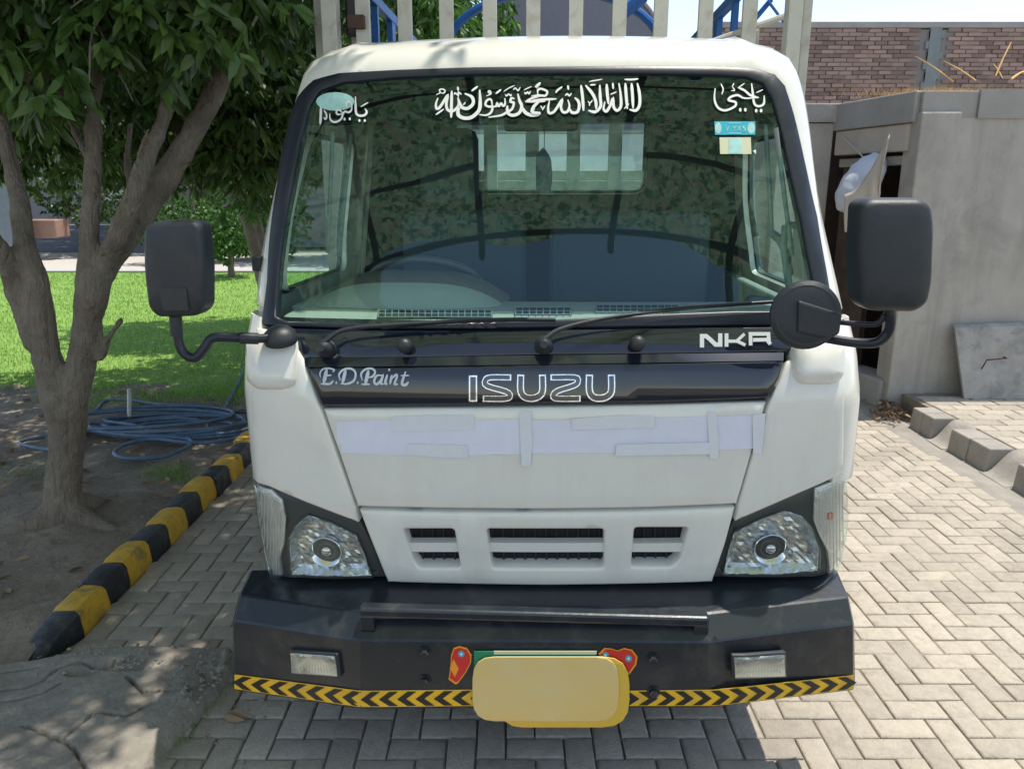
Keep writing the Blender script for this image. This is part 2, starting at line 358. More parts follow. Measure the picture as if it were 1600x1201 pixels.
def u_side(yl, v):
    y, W, Rr, c = (interp(CAB, v, k) for k in (1,3,4,5)); a = W-Rr
    return a + Rr*math.pi/2 + yl - (y+c*a*a+Rr)
def mk(Sr):
    def S(u, v, off=0.0):
        p = Sr(u, v)
        if off:
            e = 0.002; n = (Sr(u+e, v)-Sr(u-e, v)).cross(Sr(u, v+e)-Sr(u, v-e))
            if n.length > 1e-12: p = p + n.normalized()*off
        return p
    return S
S = mk(S_raw)
def Sb_raw(u, v):
    q = abs(u); y = -0.165
    if q > 0.525: y += (q-0.525)*0.30
    return Vector((u, y, v))
SB = mk(Sb_raw)
PV = [(50,2.2),(106,2.10),(300,1.76),(505,1.39),(630,1.17),(790,0.876),(905,0.65),(1100,0.33)]
def solve(px, py, SS=S, off=0.0):
    u = (px-855)/545.0
    v = interp(PV, py, 1) if py > 50 else 2.2
    for it in range(25):
        a = proj(t2w(SS(u, v, off))); ex, ey = px-a[0], py-a[1]
        if abs(ex)+abs(ey) < 0.02: break
        h = 1e-4; b = proj(t2w(SS(u+h, v, off))); c = proj(t2w(SS(u, v+h, off)))
        j11, j21, j12, j22 = (b[0]-a[0])/h, (b[1]-a[1])/h, (c[0]-a[0])/h, (c[1]-a[1])/h
        D = j11*j22-j12*j21
        if abs(D) < 1e-6: break
        du = (ex*j22-ey*j12)/D; dv = (j11*ey-j21*ex)/D
        du = max(-0.06, min(0.06, du)); dv = max(-0.08, min(0.08, dv)); u += du; v += dv
    return Vector((u, v))
def inpoly(p, poly):
    c = False; n = len(poly); x, y = p[0], p[1]
    for i in range(n):
        a, b = poly[i], poly[i-1]
        if (a[1] > y) != (b[1] > y) and x < (b[0]-a[0])*(y-a[1])/(b[1]-a[1]) + a[0]: c = not c
    return c
def pdist(p, poly):
    m = 9e9; n = len(poly)
    for i in range(n):
        a, b = poly[i-1], poly[i]; dx, dy = b[0]-a[0], b[1]-a[1]; L = dx*dx+dy*dy
        t = 0 if L == 0 else max(0, min(1, ((p[0]-a[0])*dx+(p[1]-a[1])*dy)/L))
        d = math.hypot(p[0]-a[0]-t*dx, p[1]-a[1]-t*dy)
        if d < m: m = d
    return m
def resample(poly, step):
    out = []; n = len(poly)
    for i in range(n):
        a, b = Vector(poly[i]), Vector(poly[(i+1) % n]); k = max(1, math.ceil((b-a).length/step))
        out += [a.lerp(b, j/k) for j in range(k)]
    return out
def fillet(poly, r, seg=4):
    out = []; n = len(poly); rr = r if isinstance(r, (list, tuple)) else [r]*n
    for i in range(n):
        p = Vector(poly[i]); a = Vector(poly[i-1]) - p; b = Vector(poly[(i+1) % n]) - p
        d = min(rr[i], a.length*0.48, b.length*0.48)
        if d < 1e-6: out.append(p); continue
        A = p + a.normalized()*d; B = p + b.normalized()*d
        for k in range(seg+1):
            t = k/seg; out.append(A.lerp(p, t).lerp(p.lerp(B, t), t))
    return out
def inset(poly, d):
    n = len(poly); area = sum(poly[i-1][0]*poly[i][1]-poly[i][0]*poly[i-1][1] for i in range(n))
    s = 1 if area > 0 else -1; out = []
    for i in range(n):
        p = Vector(poly[i]); a = (p-Vector(poly[i-1])); b = (Vector(poly[(i+1) % n])-p)
        if a.length < 1e-9 or b.length < 1e-9: out.append(p); continue
        a.normalize(); b.normalize()
        na = Vector((-a.y, a.x))*s; nb = Vector((-b.y, b.x))*s; m = na+nb
        if m.length < 1e-6: out.append(p); continue
        m.normalize(); k = d/max(0.45, m.dot(na)); out.append(p+m*k)
    return out
def panel_uv(name, outl, m, parent, off=0.0, thick=0.012, holes=(), grid=0.04, bevel=0.004, SS=S, smooth=40, walls=True, fn=None):
    outl = resample(outl, grid); holes = [resample(h, grid) for h in holes]
    pts = []; kind = []; edges = []
    def ring(poly, kd):
        s = len(pts)
        for p in poly: pts.append(Vector((p[0], p[1]))); kind.append(kd)
        for i in range(len(poly)): edges.append((s+i, s+(i+1) % len(poly)))
    ring(outl, 0)
    for h in holes: ring(h, 0)
    if bevel:
        for p in inset(outl, bevel*0.35): pts.append(p); kind.append(1)
        for p in inset(outl, bevel*1.1): pts.append(p); kind.append(2)
        for h in holes:
            for q, kd in ((0.35,1),(1.1,2)):
                for p in inset(h, -bevel*q): pts.append(p); kind.append(kd)
    x0 = min(p[0] for p in outl); x1 = max(p[0] for p in outl); y0 = min(p[1] for p in outl); y1 = max(p[1] for p in outl)
    nx = max(1, int((x1-x0)/grid)); ny = max(1, int((y1-y0)/grid))
    for i in range(nx+1):
        for j in range(ny+1):
            p = Vector((x0+(i+0.5)*grid, y0+(j+0.5)*grid))
            if inpoly(p, outl) and pdist(p, outl) > bevel*1.3+grid*0.3 and not any(inpoly(p, h) or pdist(p, h) < bevel*1.3+grid*0.3 for h in holes):
                pts.append(p); kind.append(2)
    vs, es, fs, ov, oe, of = delaunay_2d_cdt(pts, edges, [], 0, 1e-6)
    drop = {0: bevel, 1: bevel*0.38, 2: 0.0}
    kd = []
    for i, o in enumerate(ov):
        kd.append(min([kind[k] for k in o]) if o else 0)
    V3 = []
    for p, k in zip(vs, kd):
        e = fn(p) if fn else 0
        V3.append(SS(p[0], p[1], off - drop[k] + e))
    F = []; cnt = {}
    for f in fs:
        c = (vs[f[0]]+vs[f[1]]+vs[f[2]])/3
        if not inpoly(c, outl) or any(inpoly(c, h) for h in holes): continue
        F.append(tuple(f))
        for i in range(3):
            e = (f[i], f[(i+1) % 3]); cnt[e] = 1
    if walls and thick:
        bd = [e for e in cnt if (e[1], e[0]) not in cnt]; mp = {}
        for a, b in bd:
            for q in (a, b):
                if q not in mp: mp[q] = len(V3); V3.append(SS(vs[q][0], vs[q][1], off-thick))
            F.append((b, a, mp[a], mp[b]))
    return mesh_obj(name, V3, F, m, parent, smooth)
def panel(name, px, m, parent, off=0.0, SS=S, rpx=0, holes=(), hr=0, **k):
    if rpx: px = fillet(px, rpx)
    o = [solve(p[0], p[1], SS, 0) for p in px]
    hs = [[solve(q[0], q[1], SS, 0) for q in (fillet(h, hr) if hr else h)] for h in holes]
    return panel_uv(name, o, m, parent, off, holes=hs, SS=SS, **k)
def ribbon(mb, pts, w, SS, off, thick=0.0, taper=True, smoothn=4, closed=False):
    P = catmull([(a, b, 0) for a, b in pts], smoothn, closed) if smoothn > 1 else [Vector((a, b, 0)) for a, b in pts]
    n = len(P); L = []; Rr = []
    for i, p in enumerate(P):
        if closed: a, b = P[i-1], P[(i+1) % n]
        else: a, b = P[max(0, i-1)], P[min(n-1, i+1)]
        t1 = (p-a); t2 = (b-p)
        t1 = t1.normalized() if t1.length > 1e-6 else t2.normalized()
        t2 = t2.normalized() if t2.length > 1e-6 else t1
        t = (t1+t2)
        if t.length < 1e-4: t = t1
        t.normalize(); nn = Vector((-t.y, t.x, 0)); k = 1/max(0.6, t.dot(t1))
        f = 1.0
        if taper and not closed:
            s = i/(n-1); f = min(1, 0.45+3.2*min(s, 1-s))
        L.append(p+nn*w*0.5*f*k); Rr.append(p-nn*w*0.5*f*k)
    def up(q):
        uv = solve(q.x, q.y, SS, 0); return SS(uv[0], uv[1], off)
    A = [up(q) for q in L]; B = [up(q) for q in Rr]
    v = A+B; m = n if closed else n-1; f = [(i, (i+1) % n, n+(i+1) % n, n+i) for i in range(m)]
    if thick:
        def lo(q):
            uv = solve(q.x, q.y, SS, 0); return SS(uv[0], uv[1], off-thick)
        v += [lo(q) for q in L]+[lo(q) for q in Rr]
        for i in range(m):
            j = (i+1) % n; f += [(i, i+2*n, j+2*n, j), (n+i, n+j, 3*n+j, 3*n+i)]
        if not closed: f += [(0, n, 3*n, 2*n), (n-1, 3*n-1, 4*n-1, 2*n-1)]
    mb.add(v, f)
# ================================================================== GROUND
def fbm(x, y, s, o=4, z=0.0):
    a = 0; f = 1.0; m = 1.0
    for i in range(o): a += m*noise.noise(Vector((x*s*f, y*s*f, z+i*7.3))); f *= 2; m *= 0.5
    return a
def grid_obj(name, x0, x1, y0, y1, nx, ny, zf, m, keep=None, smooth=60, **k):
    v = [Vector((x0+(x1-x0)*i/nx, y0+(y1-y0)*j/ny, 0)) for j in range(ny+1) for i in range(nx+1)]
    for p in v: p.z = zf(p.x, p.y)
    f = []
    for j in range(ny):
        for i in range(nx):
            q = (j*(nx+1)+i, j*(nx+1)+i+1, (j+1)*(nx+1)+i+1, (j+1)*(nx+1)+i)
            if keep is None or keep((v[q[0]].x+v[q[2]].x)/2, (v[q[0]].y+v[q[2]].y)/2): f.append(q)
    return tag(mesh_obj(name, v, f, m, None, smooth), **k)
XL, XR = -1.73, 2.88
g = MB(); g.add([(-150,-60,-0.06),(150,-60,-0.06),(150,250,-0.06),(-150,250,-0.06)], [(0,1,2,3)])
tag(g.build('ground', M['soil']), kind='structure')
pav = tag(mesh_obj('pavement', [(XL-0.3,-12,-0.010),(XR+0.5,-12,-0.010),(XR+0.5,40,-0.010),(XL-0.3,40,-0.010)], [(0,1,2,3)], M['sand']), kind='structure')
# herringbone pavers, each its own stone
def paver_mesh(l, w, seed):
    rr = random.Random(seed); e = 0.0024; b = 0.0085
    j = lambda: rr.uniform(-0.0014, 0.0014)
    C4 = [(e+j(), e+j()), (l-e+j(), e+j()), (l-e+j(), w-e+j()), (e+j(), w-e+j())]
    cx, cy = l/2, w/2; out = []
    for f, z in ((0, -0.03), (0, -0.0065), (b*0.45, -0.0018), (b, 0.0)):
        for x, y in C4: out.append((x+(f if x < cx else -f)-cx, y+(f if y < cy else -f)-cy, z))
    F = [(12,13,14,15)]
    for k in range(3):
        for i in range(4): F.append((k*4+i, k*4+(i+1)%4, k*4+4+(i+1)%4, k*4+4+i))
    return out, F
PW = 0.095
protoP = []
for sd in range(6):
    for o in (0, 1):
        v, f = paver_mesh(2*PW, PW, sd*2+o)
        if o: v = [(-y, x, z) for x, y, z in v]
        me = bpy.data.meshes.new('paver'); me.from_pydata(v, [], f); me.materials.append(M['paver']); me.polygons.foreach_set('use_smooth', [True]*len(f)); me.set_sharp_from_angle(angle=R(50)); protoP.append((me, v, f))
cells = []
nx = int((XR-XL)/PW); ny = int((15-1.5)/PW)
for i in range(-1, nx+1):
    for jj in range(ny):
        k = (i-jj) % 4; x, y = XL+i*PW, 1.5+jj*PW
        if k == 0: cells.append((x+PW, y+PW/2, 0))
        elif k == 3: cells.append((x+PW/2, y+PW, 1))
rp = random.Random(3); big = []; rest = MB()
for x, y, o in cells:
    if x < XL-0.03 or x > XR-0.01: continue
    px, py = proj((x, y, 0)); dep = y*cp+CAMZ*sp_
    vis = -60 < px < 1660 and 560 < py < 1240 and not (400 < px < 1320 and py < 1095)
    h = 0.006*fbm(x, y, 1.3, 2)+rp.uniform(-0.0016, 0.0016)
    mt = Matrix.Translation((x, y, h)) @ Matrix.Rotation(rp.uniform(-0.010, 0.010), 4, 'Z') @ Matrix.Rotation(rp.uniform(-0.008,0.008), 4, 'X') @ Matrix.Rotation(rp.uniform(-0.008,0.008), 4, 'Y')
    big.append((0 if vis else 1, dep, x, y, o, mt))
big.sort(key=lambda t: (t[0], t[1]))
for n_, (vz, dep, x, y, o, mt) in enumerate(big):
    me, v, f = protoP[(rp.randrange(6))*2+o]
    if n_ < 300 and not vz:
        ob = bpy.data.objects.new('paver', me); COL.objects.link(ob); ob.matrix_world = mt; ob.parent = pav
    else: rest.add([mt @ Vector(p) for p in v], f)
ro = rest.build('paver_field', M['paver'], pav, smooth=50); ro['kind'] = 'stuff'
# concrete gutter strip along the right kerb
tag(grid_obj('gutter', XR-0.14, 3.03, 1.0, 30, 12, 200, lambda x, y: (-0.007 if x < XR-0.03 else 0.004)+(0.004*fbm(x, y, 5)+0.02*max(0, x-2.96) if x > XR else 0), M['kerbstone'], smooth=60), kind='structure')
# ---- raised pavement on the right with broken kerb
KH = 0.155
def rz(x, y): return KH+0.004*fbm(x, y, 2)
tag(mesh_obj('raised_pavement', [(3.16,0.5,KH-0.012),(12,0.5,KH-0.012),(12,6.02,KH-0.012),(3.16,6.02,KH-0.012),(3.16,0.5,-0.05),(3.16,6.02,-0.05)], [(0,1,2,3),(4,0,3,5)], M['sand']), kind='structure')
rpv = bpy.data.objects['raised_pavement']; rs = MB(); cnt = 0
for j in range(2, 36):
    for i in range(0, 14):
        x, y = 3.325+i*0.26+(0.13 if j % 2 else 0), 1.6+j*0.128
        if y > 5.95 or x > 6: continue
        if i == 0 and j % 2:
            v, f = paver_mesh(0.125, 0.125, j*11); ob = mesh_obj('paver', v, f, M['paver'], rpv); ob.location = (x-0.192, y, KH)
        v, f = paver_mesh(0.255, 0.125, i*37+j); mt = Matrix.Translation((x, y, KH+rp.uniform(-0.002,0.002)))
        px, py = proj((x, y, KH))
        if px < 1640 and cnt < 200 and y > 3.4:
            ob = mesh_obj('paver', v, f, M['paver'], rpv); ob.location = (x, y, KH+rp.uniform(-0.002,0.002)); cnt += 1
        else: rs.add([mt @ Vector(p) for p in v], f)
rs.build('paver_field', M['paver'], rpv)['kind'] = 'stuff'
# kerb stones (pairs) and mortar ramps between
blocks = [(5.26,5.56,'first pair of kerb stones beside the dry leaves'),(4.60,5.03,'middle pair of grey kerb stones with ramps on both sides'),(3.90,4.33,'nearest pair of grey kerb stones at the right edge'),(3.20,3.62,None),(2.5,2.93,None)]
for y0, y1, lb in blocks:
    if lb is None: continue
    e = empty('kerb_stones', (3.02, (y0+y1)/2, 0), label=lb, cat='kerb', group='grey kerb stones along the raised pavement')
    for k in range(2):
        a, b = y0+(y1-y0)*k/2+0.003, y0+(y1-y0)*(k+1)/2-0.003; c = (y0+y1)/2; dx = rp.uniform(-0.008,0.008)
        m1 = MB(); m1.box(-0.02+dx, 0.16, a-c, b-c, -0.03, KH+0.004+rp.uniform(-0.003,0.004))
        for q in m1.v:
            if q.x < 0.1 and q.z > 0.05: q.x += 0.018
        m1.build('kerb_stone', M['kerbstone'], e, bevel=0.008)
gaps = [(5.03,5.26),(4.33,4.60),(3.62,3.90),(2.93,3.20)]
RLB = ['ramp of rough mortar between the far and middle kerb stone pairs','ramp of rough mortar between the middle and nearest kerb stone pairs']
for gi, (a, b) in enumerate(gaps[:1+1]):
    rm_ = MB(); n = 10; base = 0
    for i in range(n+1):
        for j in range(n+1):
            x = 2.97+0.24*i/n; y = a+(b-a)*j/n; t = (x-3.0)/0.18; t = max(0, min(1, t)); 
            rm_.v.append(Vector((x, y, 0.008+(KH-0.010)*(t*t*(3-2*t))+0.008*fbm(x, y, 14, 3)*t)))
    for i in range(n):
        for j in range(n): rm_.f.append((base+i*(n+1)+j, base+(i+1)*(n+1)+j, base+(i+1)*(n+1)+j+1, base+i*(n+1)+j+1)); rm_.mi.append(0)
    tag(rm_.build('kerb_ramp', M['kerbstone'], smooth=50), RLB[gi], 'ramp', 'mortar ramps in the kerb')
# ---- shed: front wall faces the camera, side wall with opening faces the lane
SX, SY, SH = 3.04, 6.02, 2.46
shed = empty('shed', (SX, SY, 0), label='low grey cement plastered shed with flat roof behind the right wing mirror', cat='shed')
def sm(mb, name, m, **k):
    for q in mb.v: q.x -= SX; q.y -= SY
    return mb.build(name, m, shed, **k)
SA = R(12.6)
def sm2(mb, name, m, **k):
    for q in mb.v:
        a, b = q.x-SX, q.y-SY; q.x = SX+a*math.cos(SA)-b*math.sin(SA); q.y = SY+a*math.sin(SA)+b*math.cos(SA)
    return sm(mb, name, m, **k)
def wall_grid(x0, x1, z0, z1, y, n=40, amp=0.012):
    mb = MB(); nx, nz = n, int(n*0.6)
    for j in range(nz+1):
        for i in range(nx+1):
            x = x0+(x1-x0)*i/nx; z = z0+(z1-z0)*j/nz; mb.v.append(Vector((x, y+amp*fbm(x, z, 1.2, 4), z)))
    for j in range(nz):
        for i in range(nx): mb.f.append((j*(nx+1)+i, j*(nx+1)+i+1, (j+1)*(nx+1)+i+1, (j+1)*(nx+1)+i)); mb.mi.append(0)
    return mb
w = wall_grid(SX+0.30, 11, 0.0, 2.26, SY+0.012); w.box(SX+0.28, 11, SY+0.04, SY+0.22, 0, 2.26); sm(w, 'front_wall', M['plaster'], smooth=60)
sm(MB().box(SX, SX+0.30, SY-0.012, SY+0.22, 0, 2.30), 'corner_pillar', M['plaster'], bevel=0.012)
w = wall_grid(SX+0.42, 11, 2.255, SH, SY-0.004, 40, 0.008); w.box(SX+0.42, 11, SY+0.03, SY+0.3, 2.255, SH); sm(w, 'fascia', M['plaster2'], smooth=60)
fy = at_y(1440,130,SY).x
sm(MB().box(SX+0.01, SX+0.42, SY+0.02, SY+0.35, 2.20, SH-0.01), 'fascia', M['plaster2'], bevel=0.006)
sm2(MB().box(SX-0.02, SX+0.25, SY+0.06, SY+1.06, 2.235, SH-0.004), 'side_fascia', M['plaster2'], bevel=0.01)
sm2(MB().box(SX, SX+0.2, SY+0.12, SY+1.02, 2.03, 2.23), 'lintel', M['cloth'], bevel=0.01)
sm2(MB().box(SX+0.06, SX+0.2, SY+0.12, SY+1.02, 1.93, 2.00), 'lintel_board', M['plaster2'], bevel=0.01)
sm(MB().box(SX-0.62, SX-0.24, SY+1.0, SY+1.22, 0, 2.30), 'side_pillar', M['plaster'], bevel=0.012)
sm2(MB().box(SX-0.03, SX+0.22, SY+0.05, SY+1.02, 0, 0.24), 'threshold', M['plaster2'], bevel=0.02)
sm(MB().box(SX-1.6, SX-0.60, SY+1.04, SY+1.22, 0, 2.30), 'side_wall', M['plaster']); sm(MB().box(SX-1.6, SX-0.20, SY+0.98, SY+1.3, 2.305, SH), 'side_coping', M['plaster'], bevel=0.01)
sm(MB().box(SX+0.05, 11, SY+0.06, SY+5.9, 2.31, 2.445), 'roof_slab', M['plaster2'], bevel=0.01)
sm(MB().box(SX-0.3, SX+1.3, SY+1.5, SY+1.6, 0, 2.3), 'back_wall', M['wood']); sm(MB().box(SX+0.9, SX+1.0, SY+0.24, SY+1.5, 0, 2.3), 'inner_wall', M['wood'])
d = MB(); d.box(SX+0.10, SX+0.14, SY+0.55, SY+1.0, 0.25, 1.95); d.box(SX+0.09, SX+0.15, SY+0.55, SY+0.58, 0.25, 1.93); sm2(d, 'wooden_door', M['wood'], bevel=0.004)
# dry weeds on the roof edge
dw = MB(); rd = random.Random(5)
for i in range(2600):
    x = rd.gauss(SX+0.12, 0.22) if rd.random() < 0.35 else (rd.gauss(SX+1.25, 0.35) if rd.random() < 0.5 else rd.uniform(SX-0.1, 7.5)); y = SY+rd.uniform(0.0, 0.5)
    h = rd.uniform(0.01, 0.055)*(1.3 if rd.random() < 0.1 else 1); a = rd.uniform(-1, 1); b = rd.uniform(-0.5, 0.5)
    z = SH-0.01; w_ = 0.003
    dw.add([(x,y,z),(x+w_,y,z),(x+w_+a*h,y+b*h,z+h)], [(0,1,2)])
tag(dw.build('dry_weeds', M['dry']), 'dry orange weeds growing along the shed roof edge', 'weeds', kind='stuff')
for k, (a, b, rr_) in enumerate((((1490,128),(1430,88),0.008),((1525,126),(1475,96),0.007),((1556,118),(1580,66),0.010),((1566,122),(1552,100),0.006),((1580,124),(1605,110),0.012))):
    p, q = at_y(*a, SY+0.3), at_y(*b, SY+0.45); t = MB(); t.tube(catmull([p, p.lerp(q, 0.5)+Vector((0,0,0.01)), q], 3), [rr_*0.7]*3+[rr_*0.55]*3+[rr_*0.3], 6)
    lb = ['long dry stick leaning left on the shed roof','shorter dry stick to its right on the roof','tall dry stick standing upright on the roof','thin short twig beside the upright stick','thick dry branch lying at the right roof edge'][k]
    tag(t.build('dry_stick', M['dry'], smooth=60), lb, 'stick', 'dry sticks on the shed roof')
# leaning concrete slab with rebar handle
A, B, C_, D = (at_z(1507,611,KH), at_z(1640,606,KH), None, None)
tl = at_y(1492,512,5.93); tr = at_y(1600,505,5.93); dv = (tr-tl)*1.25
ax_ = at_y(1508,615,5.80).x; v0 = [Vector((ax_, 5.80, KH)), Vector((ax_+0.60, 5.80, KH)), Vector((tl.x+0.62, 5.93, tl.z+0.02)), Vector((tl.x, 5.93, tl.z))]
off_ = Vector((0, 0.035, 0.02)); n = 12; mb = MB(); 
for fr in (0, 1):
    for j in range(n+1):
        for i in range(n+1):
            p = v0[0].lerp(v0[1], i/n).lerp(v0[3].lerp(v0[2], i/n), j/n)+(off_ if fr else Vector((0,0,0)))
            e = 0.012*noise.noise(Vector((i*0.7, j*0.7, fr*5))) if i in (0, n) or j in (0, n) else 0.004*noise.noise(Vector((i*1.3, j*1.3, 2))); cxx = abs(i/n-0.5); cyy = abs(j/n-0.5)
            if not fr and cxx < 0.2 and cyy < 0.15: e += 0.022
            mb.v.append(p+Vector((e*0.4, e, e*0.3)))
m_ = (n+1)*(n+1)
for j in range(n):
    for i in range(n):
        q = (j*(n+1)+i, j*(n+1)+i+1, (j+1)*(n+1)+i+1, (j+1)*(n+1)+i); mb.f += [q, tuple(m_+k for k in reversed(q))]; mb.mi += [0,0]
for i in range(n):
    for a, b in ((i, i+1), (n*(n+1)+i+1, n*(n+1)+i), ((i+1)*(n+1), i*(n+1)), (i*(n+1)+n, (i+1)*(n+1)+n)): mb.f.append((b, a, a+m_, b+m_)); mb.mi.append(0)
sl = empty('concrete_slab', v0[0], label='square concrete cover slab with rusty lifting handle leaning against the shed wall', cat='slab')
for q in mb.v: q -= v0[0]
mb.build('slab', M['slab'], sl, smooth=40)
h = MB(); c1_ = at_y(1540,562,5.825)-v0[0]; c2_ = at_y(1572,559,5.825)-v0[0]
h.tube([c1_+Vector((0,0.04,-0.09)), c1_+Vector((0,-0.005,-0.02)), c1_+Vector((0,-0.01,0)), c2_+Vector((0,-0.01,0)), c2_+Vector((0.004,0.04,0))], 0.005, 8); h.build('lifting_handle', M['rust'], sl, smooth=50)
# brick wall behind
BY = 12.9; bw = empty('brick_wall', (3.2, BY, 0), label='dark unplastered brick boundary wall behind the shed', cat='wall')
zt = at_y(1430,44,BY).z; bx0 = at_y(1110,60,BY).x
MB().box(bx0-3.2+0.02, 9.0, 0.02, 0.22, 0, zt-0.02).build('mortar_core', M['mortar'], bw)
MB().box(bx0-3.2-0.02, 9.05, -0.015, 0.24, zt, zt+0.09).build('coping', M['plaster2'], bw, bevel=0.01)
bl, bh = 0.205, 0.062; colx0, colx1 = at_y(1452,60,BY).x, at_y(1470,60,BY).x; bricks = []; rb = random.Random(9)
row = 0; z = zt-bh
while z > 1.9:
    x = bx0-(bl/2 if row % 2 else 0)
    while x < 11.5:
        if x > bx0-0.01 and not (x+bl > colx0-0.03 and x < colx1+0.03) : bricks.append((x, z))
        x += bl
    z -= bh; row += 1
def bvis(b):
    px, py = proj((b[0]+bl/2, BY, b[1]+bh/2)); lim = 170 if px < 1400 else 135
    return 0 if (1262 < px < 1600 and py < lim and py > 40) else 1
bricks.sort(key=lambda b: (bvis(b), -b[1])); vb = []
for k in range(5):
    jj = [rb.uniform(-0.008,0.008) for _ in range(6)]
    m1 = MB(); m1.box(0.005+jj[0], bl-0.006+jj[1], 0, 0.08, 0.005, bh-0.006); me = bpy.data.meshes.new('brick'); me.from_pydata([tuple(p) for p in m1.v], [], m1.f); me.materials.append(M['brick']); vb.append((me, m1))
rest = MB()
for i, (x, z) in enumerate(bricks):
    me, m1 = vb[rb.randrange(5)]; loc = Vector((x-3.2, rb.uniform(-0.018, 0.010), z+rb.uniform(-0.003,0.003)))
    if i < 300: o = bpy.data.objects.new('brick', me); COL.objects.link(o); o.parent = bw; o.location = loc
    else: rest.add([p+loc for p in m1.v], m1.f)
rest.build('bricks', M['brick'], bw)['kind'] = 'stuff'
m1 = MB(); m1.box(colx0-3.2, colx1-3.2, -0.02, 0.1, 0, zt)
for k in range(14): a = (k % 2)*0.05; m1.box(colx0-3.2-a, colx1-3.2+0.05-a, -0.016+0.001*(k%2), 0.09, zt-0.15*(k+1), zt-0.15*k-0.04)
m1.build('concrete_column', mat('column_concrete', (0.24,0.27,0.26), 0.9, var=0.2), bw)
# ---- far grey arched building seen through the headboard bars
fb = MB(); xa, xb = at_y(745,55,22).x, at_y(1045,55,22).x; c = (xa+xb)/2; r = (xb-xa)/2*1.0; zb = at_y(900,62,22).z
P = [(c+r*math.cos(a), zb-0.8+ (r*0.95)*math.sin(a)) for a in [i*math.pi/24 for i in range(25)]]
fbE = empty('arched_building', (c, 22, 0), label='far grey building with an arched roof seen over the cab between the white bars', cat='building')
m1 = MB(); m1.prism([(x-c, z) for x, z in P], 0, 8); m1.box(-r, r, 0.02, 8, 0, zb-0.78); m1.build('grey_hall', M['far_grey'], fbE, smooth=30)
m1 = MB(); m1.tube([Vector((x-c, -0.05, z+0.03)) for x, z in P], 0.05, 6); m1.build('roof_edge', M['grey_wall'], fbE, smooth=60)
pw_ = empty('added_wall', (2, 17.5, 0), label='pale wall added behind the truck to brighten the view through its rear window', cat='wall')  # added pale wall, there to brighten what the rear window shows
MB().box(-3.2, 2.6, 0, 0.2, 0, 2.9).build('wall_face', M['pale_wall'], pw_)
MB().box(-3.25, 2.65, -0.03, 0.23, 2.905, 2.98).build('coping', M['plaster2'], pw_)
# ---- left: soil, lawn, path, steps, walls
def lawnedge(x): return 6.15+0.25*math.sin(x*1.1)+0.35*fbm(x, 0, 0.8, 3)
def sz(x, y):
    z = 0.075+0.026*fbm(x, y, 1.1, 5)+0.014*fbm(x, y, 5, 4)
    d = math.hypot(x+2.45, y-3.9); z += 0.05*math.exp(-(d/0.35)**2)
    if y < 2.75: z -= 0.06*min(1, (2.75-y)/0.3)
    return z
soil = grid_obj('soil', -9, XL-0.09, 1.0, 7.2, 190, 170, sz, M['soil'], kind='structure')
grid_obj('lawn', -16, -0.2, 5.4, 15.9, 60, 50, lambda x, y: (0.092 if y > lawnedge(x)+0.2 else 0.092-0.12*min(1,(lawnedge(x)+0.2-y)/0.3))+0.006*fbm(x, y, 2), M['lawn'], kind='structure', keep=lambda x, y: not (x > XL-0.05 and y < 8) and y > lawnedge(x)-0.5 and x < (XL-0.05 if y < 12 else 0))
gb = MB(); rg = random.Random(21); V = []; F = []
for i in range(52000):
    t = rg.random(); y = 5.7+(15.7-5.7)*t**1.5; x = rg.uniform(-0.62*y-1.5, XL-0.06)
    e = y-lawnedge(x)
    if e < 0 and rg.random() > math.exp(e*6): continue
    if fbm(x, y, 1.4, 3) < -0.15 and e < 0.8 and rg.random() < 0.7: continue
    h = rg.uniform(0.018, 0.042)*(1+0.25*(y-6)/9); a = rg.uniform(0, 6.28); w_ = 0.0035*(1+0.3*(y-6)/3); lx, ly = math.cos(a)*w_, math.sin(a)*w_
    bx_, by_ = rg.uniform(-0.6,0.6)*h, rg.uniform(-0.6,0.6)*h; n = len(V)
    V += [(x-lx, y-ly, 0.088), (x+lx, y+ly, 0.088), (x+bx_, y+by_, 0.09+h)]; F.append((n, n+1, n+2))
go = mesh_obj('grass', V, F, M['grass']); tag(go, 'short green lawn grass between the dirt and the far path', 'grass', kind='stuff')
tag(mesh_obj('path', [(-26,15.9,0.10),(2.0,15.9,0.10),(2.0,20.6,0.10),(-26,20.6,0.10),(-26,15.9,0.0),(2.0,15.9,0.0)], [(0,1,2,3),(4,5,1,0)], M['pathc']), kind='structure')
tag(MB().box(-26,2,15.72,15.88,0.0,0.115).build('path_kerb', M['step']), 'long dark kerb edge between lawn and far path', 'kerb')
st = empty('steps', (-11, 20.8, 0), label='wide grey steps in front of the far left building', cat='steps')
for k in range(5): MB().box(-9, 3.0, k*0.36, k*0.36+0.40, 0.05, 0.10+0.13*(k+1)).build('step', M['step'], st, bevel=0.01)
pb_ = empty('pale_building', (-11, 24, 0), label='pale building showing as bright gaps behind the trees on the left', cat='building')
MB().box(-16, 14, 0, 6, 0, 6.0).build('wall', M['grey_wall'], pb_)
for x, w_ in ((-8.5,1.5),(-4.9,1.2),(-1.4,1.6),(2.6,1.4),(6.0,1.5)): 
    wn_ = MB().box(x, x+w_, -0.06, -0.005, 1.4, 3.8).build('window', M['pale_wall'], pb_); MB().box(x+w_/2-0.03, x+w_/2+0.03, -0.09, -0.062, 1.4, 3.8).build('mullion', M['step'], wn_)
p = at_y(-30,300,17.5); tag(MB().box(p.x-2, at_y(12,300,17.5).x, 17.5, 18.2, 0, 2.0).build('grey_pillar', M['step'], bevel=0.02), 'grey bluish wall end at the far left edge behind the trunks', 'wall')
